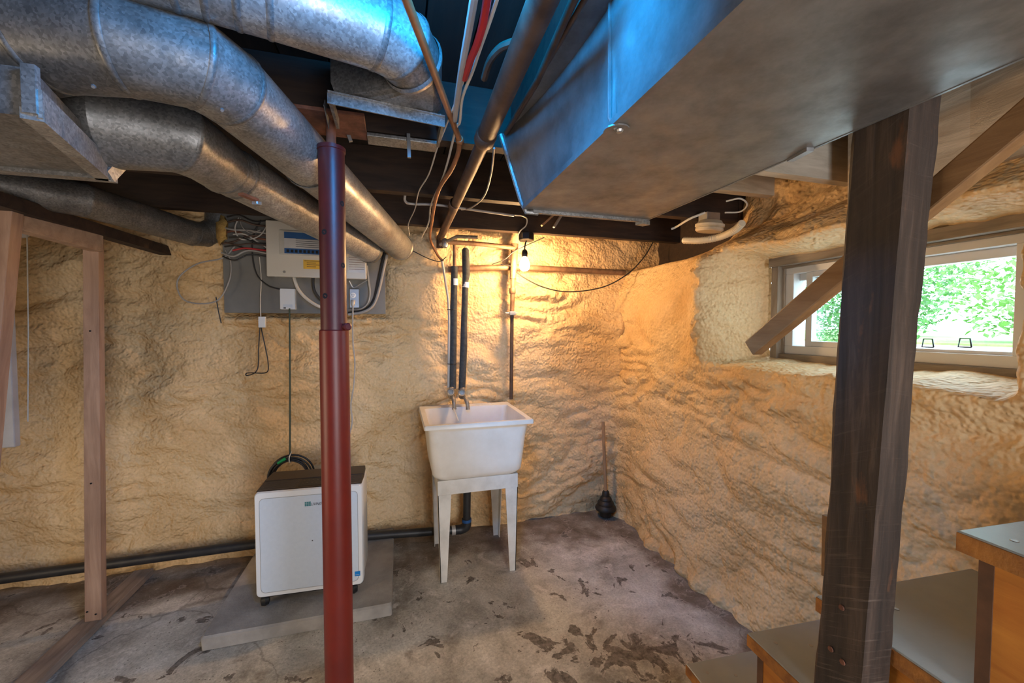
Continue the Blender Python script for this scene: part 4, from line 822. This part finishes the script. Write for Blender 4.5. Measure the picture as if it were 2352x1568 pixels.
# cables around the panel
cable('white_cable', 'wwhite', [aY(675, 637, 2.69), aY(684, 662, 2.69), aY(700, 682, 2.69), aY(722, 698, 2.69), aY(742, 706, 2.70), aY(770, 707, 2.71)], 0.0095, 'thick white cable curving out below the breaker panel', 'cable')
cable('black_cable', 'wblack', [aY(719, 637, 2.70), aY(720, 660, 2.70), aY(728, 678, 2.70), aY(745, 694, 2.71), aY(775, 704, 2.72)], 0.0085, 'short black cable curving below the breaker panel', 'cable')
cable('armoured_cable', 'steel', [aY(843, 610, 2.69), aY(847, 645, 2.69), aY(850, 670, 2.69), aY(845, 695, 2.69), aY(828, 709, 2.69), aY(800, 711, 2.70)], 0.0065, 'ribbed grey armoured cable beside the outlet', 'cable')
cable('black_cable', 'wblack', [aY(884, 580, 2.71), aY(876, 610, 2.71), aY(868, 650, 2.71), aY(858, 690, 2.71), aY(838, 712, 2.71), aY(800, 720, 2.715)], 0.010, 'thick black cable curving down at the right board edge', 'cable')
cable('grey_cable', 'wgrey', [aY(889, 585, 2.70), aY(881, 620, 2.70), aY(871, 665, 2.70), aY(858, 700, 2.70), aY(835, 716, 2.70), aY(800, 722, 2.71)], 0.0085, 'pale grey cable curving down at the right board edge', 'cable')
cable('strap_wire', 'steel', [aY(802, 645, 2.66), aY(812, 660, 2.67), aY(828, 652, 2.66), aY(843, 643, 2.65)], 0.004, 'short bare wire between panel and outlet', 'wire')
lw = [aY(540, 565, 2.70), aY(512, 592, 2.69), aY(455, 605, 2.69), aY(415, 632, 2.69), aY(407, 660, 2.69), aY(425, 690, 2.69), aY(470, 697, 2.69), aY(505, 685, 2.69), aY(528, 640, 2.69), aY(530, 600, 2.70), aY(518, 575, 2.71)]
cable('looped_cable', 'wgrey', lw, 0.0042, 'loose grey cable loop on the foam left of the board', 'cable')
cable('wire_stub', 'wblack', [aY(496, 682, 2.69), aY(502, 715, 2.69), aY(508, 742, 2.69)], 0.003, 'short black wire end below the grey loop', 'wire')
rnw = random.Random(9)
wm = ['wblack', 'iron', 'wgrey', 'rust', 'wblack', 'iron', 'wblack', 'wred', 'wgrey', 'wblack', 'iron', 'wwhite']
heights = [(498, 505), (510, 520), (522, 538), (535, 552), (545, 560), (556, 566), (566, 572), (575, 576), (580, 584), (589, 590), (560, 540), (538, 575)]
wl = ['highest black wire', 'thin brown wire near the top', 'upper grey wire', 'upper rusty wire', 'black wire above the white loop', 'brown middle wire', 'black middle wire', 'lower red wire', 'lower grey wire', 'lowest black wire', 'brown wire rising into the panel', 'white wire dipping into the panel']
for k, (ya, yb2) in enumerate(heights):
    x0 = 508+rnw.uniform(0, 30); yy = 2.70-rnw.uniform(0, 0.05)
    pts = [aY(x0, ya, yy+0.01), aY(x0+28, ya+rnw.uniform(-6, 10), yy-0.01), aY(x0+62, (ya+yb2)/2+rnw.uniform(-9, 9), yy-0.005), aY(622, yb2, 2.68)]
    cable('panel_wire', wm[k], pts, rnw.uniform(0.004, 0.0065), wl[k]+' entering the breaker panel from the left', 'wire', group='wires left of the breaker panel')
cable('looped_wire', 'wwhite', [aY(548, 500, 2.67), aY(540, 525, 2.66), aY(552, 548, 2.66), aY(580, 548, 2.66), aY(600, 538, 2.67), aY(612, 520, 2.68)], 0.0035, 'white wire loop hanging from the joist left of the panel', 'wire')
cable('looped_wire', 'wgrey', [aY(552, 500, 2.68), aY(556, 520, 2.67), aY(575, 535, 2.67), aY(598, 528, 2.67)], 0.003, 'smaller grey wire loop left of the panel', 'wire')
ins = MB(); rnf = random.Random(4)
gi = loft([[aY(510+(9+9*rnf.random())*math.cos(t*0.628)*s_, 530+(20+16*rnf.random())*math.sin(t*0.628)*s_, 2.74-dy_) for t in range(10)] for s_, dy_ in ((1.1, 0), (1.0, 0.04), (0.7, 0.06), (0.25, 0.065))])
o = gi.build('insulation_scrap', 'fglass', None, True); tag(o, 'torn yellow fibreglass insulation left of the wires', 'insulation')
# thermostat wire with little white connector
tw = thing('hanging_wire', 'thin wire with a small white connector hanging below the board', 'wire', aY(600, 760, 2.68))
cable('wire_upper', 'wwhite', [aY(596, 590, 2.68), aY(600, 640, 2.69), aY(598, 690, 2.69), aY(599, 728, 2.68)], 0.0028, parent=tw)
k0, k1 = aY(594, 752, 2.67), aY(609, 727, 2.67); MB().box((k0.x, 2.665, k0.z), (k1.x, 2.69, k1.z)).build('connector', 'white', tw, False, 0.002)
cable('wire_lower', 'wblack', [aY(597, 752, 2.68), aY(594, 800, 2.68), aY(593, 840, 2.68), aY(585, 856, 2.67), aY(567, 862, 2.67), aY(566, 857, 2.665), aY(580, 856, 2.66), aY(612, 855, 2.66), aY(616, 835, 2.66), aY(610, 800, 2.665), aY(603, 768, 2.67), aY(600, 752, 2.68)], 0.0032, parent=tw)

# ================================================================== SUPPLY PIPES ABOVE THE TUB
YT = 2.66
def pipe(name, m, pts, r, label, cat='pipe', parent=None): 
    o = MB().tube(pts, r, 16).build(name, m, parent, True)
    if label: tag(o, label, cat)
    return o
s1p = thing('supply_pipe', 'grey insulated supply pipe with white tape left of its twin over the tub', 'pipe', aY(1042, 890, YT))
MB().tube([aY(1044, 612, YT), aY(1042, 700, YT), aY(1040, 892, YT)], 0.0225, 16).build('insulation', 'insul', s1p, True); MB().tube([aY(1044, 640, YT), aY(1044, 655, YT)], 0.0232, 16).build('tape', 'tape', s1p, True)
for y_ in (711, 835): MB().torus(aY(1038, y_, YT), (0, 0, 1), 0.030, 0.0025, 20, 6).build('zip_tie', 'wblack', s1p, True)
MB().tube([aY(1044, 560, YT), aY(1044, 615, YT)], 0.012, 12).build('bare_pipe', 'gaspipe', s1p, True)
s2p = thing('supply_pipe', 'grey insulated supply pipe with a thick top end right of its twin', 'pipe', aY(1065, 890, YT))
MB().tube([aY(1068, 569, YT), aY(1069, 574, YT), aY(1071, 630, YT), aY(1069, 645, YT), aY(1066, 740, YT), aY(1065, 800, YT), aY(1061, 895, YT)], [0.012, 0.024, 0.026, 0.021, 0.021, 0.024, 0.023], 16).build('insulation', 'insul', s2p, True)
MB().tube([aY(1070, 648, YT), aY(1069, 660, YT)], 0.0224, 16).build('tape', 'tape', s2p, True)
cable('conduit', 'conduit', [aY(1016, 600, 2.66), aY(1024, 650, 2.66), aY(1031, 705, 2.65), aY(1031, 800, 2.65), aY(1030, 890, 2.66)], 0.0085, 'thin pale conduit running down beside the insulated pipes', 'conduit')
def valve(px, py, label, lean):
    t = thing('tap_valve', label, 'tap', aY(px, py+20, YT-0.02))
    c = aY(px, py, YT-0.01)
    MB().lathe([(0.014, 0.05), (0.02, 0.045), (0.02, 0.03), (0.014, 0.026), (0.017, 0.0), (0.022, -0.006), (0.022, -0.02), (0.014, -0.028)], c, (0, 0, 1), 14).build('valve_body', 'brass', t, True)
    MB().tube(spline([c+Vector((0, -0.01, -0.012)), c+Vector((lean*0.02, -0.05, -0.018)), c+Vector((lean*0.035, -0.075, -0.05)), c+Vector((lean*0.04, -0.08, -0.085))], 5), [0.013]*10+[0.0125]*5+[0.015], 12).build('spout', 'brass', t, True)
    MB().lathe([(0.008, 0.0), (0.008, 0.03)], c+Vector((0, -0.015, 0.01)), (-0.3, -1, 0.3), 10).build('stem', 'brass', t, True)
    hc = c+Vector((-0.012, -0.048, 0.022)); MB().torus(hc, (-0.3, -1, 0.3), 0.02, 0.005, 16, 6).build('handle', 'brass', t, True); MB().lathe([(0.018, -0.002), (0.018, 0.002)], hc, (-0.3, -1, 0.3), 8).build('handle_disc', 'brass', t)
    return t
valve(1037, 905, 'old metal tap on the left insulated pipe over the tub', 0.2); valve(1062, 906, 'old metal tap on the right insulated pipe over the tub', 0.6)
gp_ = thing('vent_pipe', 'rusty vertical pipe with a clamp right of the bulb behind the tub', 'pipe', aY(1174, 912, 2.68))
MB().tube([aY(1182, 560, 2.67), aY(1180, 610, 2.67), aY(1178, 640, 2.67)], [0.026, 0.024, 0.021], 16).build('upper_pipe', 'gaspipe', gp_, True); MB().tube([aY(1178, 640, 2.67), aY(1176, 722, 2.67)], 0.0155, 16).build('middle_pipe', 'gaspipe', gp_, True)
MB().tube([aY(1176, 722, 2.67), aY(1174, 916, 2.69)], 0.0128, 16).build('lower_pipe', 'iron', gp_, True); MB().lathe([(0.019, -0.02), (0.022, -0.016), (0.022, 0.016), (0.019, 0.02)], aY(1177, 668, 2.67), (0, 0, 1), 14).build('coupling', 'gaspipe', gp_, True)
cl = aY(1176, 720, 2.66); MB().box((cl.x-0.022, cl.y-0.022, cl.z-0.012), (cl.x+0.022, cl.y+0.022, cl.z+0.014)).build('clamp', 'steel', gp_, False, 0.004); MB().tube([cl+Vector((-0.05, -0.01, 0.002)), cl+Vector((0.035, -0.01, 0.002))], 0.006, 8).build('clamp_screw', 'steel', gp_, True)
pipe('cross_pipe', 'gaspipe', [aY(1030, 618, 2.73), aY(1180, 613, 2.715), aY(1435, 626, 2.70)], 0.020, 'rusty horizontal pipe on the foam behind the bulb')
pipe('cross_pipe', 'gaspipe', [aY(1015, 555, 2.64), aY(1100, 560, 2.64), aY(1184, 569, 2.66)], 0.0155, 'short rusty pipe just under the joist left of the bulb')
pipe('valve_pipe', 'brass', [aY(1010, 562, 2.62), aY(1050, 543, 2.55), aY(1098, 545, 2.5)], 0.011, 'small valve pipe below the joist above the insulated pipes')
v_ = aY(1022, 558, 2.60); vo = MB().lathe([(0.012, -0.03), (0.02, -0.02), (0.02, 0.02), (0.012, 0.03)], v_, (0, 0.2, 1), 12).build('shutoff_valve', 'steel', None, True); tag(vo, 'small grey shutoff valve at the end of the iron pipe', 'valve')

# ================================================================== BULB
bc = aY(1205, 609, 2.50); pl_ = thing('hanging_bulb', 'bare lit light bulb hanging from a black ceiling box', 'light bulb', bc)
MB().lathe([(0.002, -0.038), (0.016, -0.035), (0.028, -0.024), (0.034, -0.006), (0.033, 0.008), (0.026, 0.028), (0.018, 0.042), (0.014, 0.052)], bc, (0, 0, 1), 28).build('bulb_glass', 'bulb', pl_, True)
MB().lathe([(0.0145, 0.05), (0.019, 0.054), (0.019, 0.085), (0.015, 0.096), (0.006, 0.104)], bc, (0, 0, 1), 18).build('socket', 'black', pl_, True)
bb_ = aY(1209, 553, 2.50); cable('cord', 'wblack', [bc+Vector((0, 0, 0.1)), bc+Vector((0.003, 0, 0.13)), bb_+Vector((0, 0, 0.0))], 0.0045, parent=pl_)
MB().lathe([(0.048, 0.0), (0.052, 0.004), (0.052, 0.044), (0.046, 0.048)], bb_, (0, 0, 1), 8).build('ceiling_box', 'black', pl_)
MB().box((bb_.x-0.012, bb_.y-0.012, bb_.z+0.046), (bb_.x+0.012, bb_.y+0.03, 2.06)).build('mounting_strap', 'black', pl_)
cable('feed_wire', 'wwhite', [aY(1188, 543, 2.49), aY(1195, 530, 2.47), aY(1208, 518, 2.46), aY(1210, 503, 2.44), aY(1200, 496, 2.42), aY(1182, 494, 2.40)], 0.004, 'white wire feeding the bulb ceiling box', 'wire')
cb_ = thing('conduit', 'thin grey conduit stapled under the joists left of the duct', 'conduit', aZ(1050, 475, 2.04))
MB().tube(spline([aZ(930, 448, 2.075), aZ(931, 462, 2.05), aZ(945, 468, 2.045), aZ(1000, 470, 2.045), aZ(1060, 478, 2.045), aZ(1180, 495, 2.045)], 6), 0.0065, 10).build('tube_run', 'conduit', cb_, True)
cable('hanging_wire', 'wblack', [aY(1500, 556, 2.60), aY(1478, 592, 2.60), aY(1440, 630, 2.60), aY(1385, 659, 2.60), aY(1310, 670, 2.61), aY(1250, 660, 2.62), aY(1200, 635, 2.64), aY(1175, 612, 2.66), aY(1150, 607, 2.68)], 0.0042, 'thin black wire drooping in an arc right of the bulb', 'wire', n=10)
cable('thin_wire', 'wblack', [aY(948, 576, 2.66), aY(985, 594, 2.66), aY(1010, 600, 2.65), aY(1025, 590, 2.65)], 0.003, 'thin black wire along the foam left of the insulated pipes', 'wire')
cable('thin_wire', 'wblack', [aY(1130, 607, 2.68), aY(1160, 595, 2.66), aY(1185, 575, 2.64), aY(1250, 545, 2.58)], 0.003, 'thin black wire rising behind the bulb', 'wire')

# ================================================================== OVERHEAD PIPES AND CABLES
ip = thing('iron_pipe', 'old brown iron pipe slanting under the joists beside the trunk duct', 'pipe', aZ(1100, 345, 2.0))
zi = 2.018
n0, n1, n2 = aZ(1272, -60, zi), aZ(1112, 322, zi), aZ(1012, 545, zi)
MB().tube([n0, n1], 0.0285, 18).build('near_section', 'iron', ip, True); MB().tube([n1, n2], 0.0225, 18).build('far_section', 'iron', ip, True)
di = (n1-n0).normalized(); MB().lathe([(0.029, -0.05), (0.033, -0.045), (0.033, 0.0), (0.028, 0.012), (0.023, 0.02)], n1, di, 18, False).build('reducing_collar', 'iron', ip, True)
n3 = aZ(1043, 470, zi); MB().lathe([(0.0225, -0.03), (0.027, -0.025), (0.027, 0.025), (0.0225, 0.03)], n3, di, 18, False).build('coupling', 'iron', ip, True)
n4 = n2+Vector((0, 0.03, -0.03)); MB().tube(spline([n2-di*0.01, n2+di*0.03, n2+di*0.05+Vector((0, 0, -0.06))], 5), 0.024, 14).build('elbow', 'iron', ip, True)
pipe('thin_pipe', 'iron', [aZ(1345, -60, 2.03), aZ(1232, 190, 2.045), aZ(1162, 305, 2.05)], 0.0085, 'thin dark pipe hugging the top of the trunk duct side')
pipe('dark_conduit', 'iron', [aZ(1378, -60, 2.02), aZ(1290, 90, 2.04), aZ(1185, 262, 2.045)], 0.006, 'dark conduit between the thin pipe and the blue duct side', 'conduit')
ct = thing('copper_tube', 'brown copper tube running from the joists down to the back wall', 'pipe', aZ(1055, 322, 2.04))
MB().tube([aZ(915, -50, 2.05), aZ(1056, 322, 2.045)], 0.0095, 12).build('straight_run', 'copper', ct, True); MB().lathe([(0.011, -0.012), (0.014, -0.008), (0.014, 0.008), (0.011, 0.012)], aZ(1056, 322, 2.045), (0.2, 1, 0), 12).build('fitting', 'copper', ct, True)
MB().tube(spline([aZ(1056, 322, 2.045), aZ(1052, 352, 2.03), aZ(1036, 390, 2.02), aZ(1010, 430, 2.02), aZ(998, 470, 2.01), aZ(992, 510, 2.0), aY(988, 548, 2.62), aY(1005, 585, 2.68), aY(1018, 600, 2.69)], 6), 0.0085, 12).build('bent_run', 'copper', ct, True)
zc_ = 2.045
cable('grey_cable', 'wgrey', [aZ(1098, -60, zc_), aZ(1078, 60, zc_), aZ(1062, 150, zc_), aZ(1050, 230, zc_), aZ(1044, 275, zc_)], 0.0085, 'thick grey cable hanging between duct and copper tube at the top', 'cable')
cable('red_cable', 'wred', [aZ(1128, -60, zc_), aZ(1112, 40, zc_), aZ(1098, 95, zc_-0.005), aZ(1080, 140, zc_-0.005), aZ(1066, 180, zc_)], 0.0085, 'bright red cable under the joists', 'cable')
cable('white_cable', 'wwhite', [aZ(1160, -60, zc_), aZ(1128, 40, zc_), aZ(1100, 120, zc_), aZ(1085, 165, zc_), aZ(1062, 225, zc_), aZ(1056, 280, zc_), aZ(1046, 300, zc_), aZ(1020, 400, zc_-0.01), aZ(990, 470, zc_-0.01), aZ(985, 510, 2.0), aY(968, 545, 2.6)], 0.0042, 'long thin white cable running back to the wall', 'cable')
cable('twisted_wire', 'wwhite', [aZ(1092, 110, zc_-0.004), aZ(1072, 165, zc_), aZ(1046, 235, zc_), aZ(1012, 320, zc_), aZ(1004, 340, zc_), aZ(985, 400, zc_), aZ(962, 440, zc_), aZ(953, 480, zc_-0.01), aZ(938, 515, zc_-0.03), aY(941, 540, 2.6)], 0.0030, 'twisted thin red and white wire above the duct end', 'wire', n=12)
cable('loop_wire', 'wgrey', [aZ(1135, 340, zc_), aZ(1128, 400, zc_-0.01), aZ(1112, 450, zc_-0.01), aZ(1085, 475, zc_-0.005), aZ(1060, 482, zc_)], 0.004, 'grey wire looping beside the iron pipe', 'wire')
cable('hose_bend', 'iron', [aZ(1185, 95, 2.05), aZ(1150, 110, 2.06), aZ(1125, 140, 2.06), aZ(1112, 180, 2.06)], 0.009, 'dark bent hose left of the iron pipe', 'hose')
for k, (x0, y0, x1_, y1_) in enumerate(((938, 308, 940, 362), (797, 300, 806, 325))):
    o = MB().bar(aZ(x0, y0, 2.06), aY(x1_, y1_, aZ(x0, y0, 2.06).y), 0.011, 0.011, (0, 1, 0)).build('nail', 'spring', None); tag(o, ('long nail hanging from the joist right of the red post', 'bent nail just right of the red post top')[k], 'nail')
for k, (a, b, m_) in enumerate((((1275, 490), (1244, 518), 'stick'), ((1292, 490), (1272, 522), 'wgrey'))):
    o = MB().bar(aY(*a, 2.46), aY(*b, 2.44), 0.018, 0.012).build('wood_shim', m_, None); tag(o, ('pale wood shim stuck out below the duct end', 'frayed grey shim beside the pale one')[k], 'shim')

# ================================================================== CEILING FIXTURE NEAR THE WINDOW
fc = aZ(1630, 520, 2.0); fx_ = thing('ceiling_fixture', 'round cream ceiling fixture by the right wall', 'ceiling fixture', fc)
MB().lathe([(0.03, -0.03), (0.066, -0.03), (0.074, -0.022), (0.074, -0.012), (0.068, -0.008), (0.078, -0.002), (0.078, 0.01), (0.07, 0.014), (0.06, 0.03), (0.05, 0.034)], fc, (0.05, -0.12, 1), 28).build('round_base', 'porcelain', fx_, True)
MB().box((fc.x-0.045, fc.y-0.03, fc.z+0.03), (fc.x+0.045, fc.y+0.04, fc.z+0.075)).build('junction_box', 'steel', fx_, False, 0.003)
MB().box((fc.x-0.05, fc.y+0.0, fc.z+0.07), (fc.x+0.06, fc.y+0.05, 2.06+0.02)).build('mounting_block', 'black', fx_)
cable('wire', 'wwhite', [aZ(1668, 462, 2.03), aZ(1700, 456, 2.03), aZ(1716, 470, 2.02), aZ(1700, 486, 2.01), aZ(1665, 488, 2.01)], 0.004, parent=fx_)
cable('wire', 'wwhite', [aZ(1620, 488, 2.02), aZ(1585, 502, 2.0), aZ(1555, 520, 1.99), aZ(1542, 526, 1.98)], 0.006, parent=fx_)
fh = [aZ(1705, 512, 1.93), aZ(1685, 530, 1.91), aZ(1650, 545, 1.90), aZ(1610, 552, 1.90), aZ(1570, 552, 1.92)]
hp = spline(fh, 14); MB().tube(hp, [0.017+0.0025*(k % 2) for k in range(len(hp))], 12).build('ribbed_hose', 'porcelain', None, True); tag(COL.objects[-1], 'cream ribbed hose along the top of the right foam wall', 'hose')
rk = MB()
for k in range(16): q = aY(1500+k*2.6, 548+k*0.3, 2.52); rk.box((q.x-0.0018, q.y-0.004, q.z-0.012), (q.x+0.0018, q.y+0.004, q.z+0.01))
o = rk.build('metal_comb', 'steel', None); tag(o, 'small toothed metal strip on the joist near the corner', 'metal strip')

# ================================================================== PLUNGER
pc = aZ(1391, 1185, 0.0); pu = thing('plunger', 'black bellows plunger with wooden handle in the corner', 'plunger', pc)
top = aY(1385, 968, pc.y+0.05); z1 = 0.185
MB().lathe([(0.036, 0.002), (0.042, 0.005), (0.045, 0.03), (0.045, 0.045), (0.076, 0.055), (0.079, 0.065), (0.074, 0.078), (0.060, 0.092), (0.062, 0.100), (0.057, 0.112), (0.044, 0.125), (0.046, 0.132), (0.040, 0.145), (0.028, 0.155), (0.026, 0.185), (0.019, 0.195)], pc, (0, 0, 1), 32).build('bellows', 'rubber', pu, True)
MB().tube([pc+Vector((0, 0, 0.17)), top], 0.0115, 12).build('handle', 'stick', pu, True)
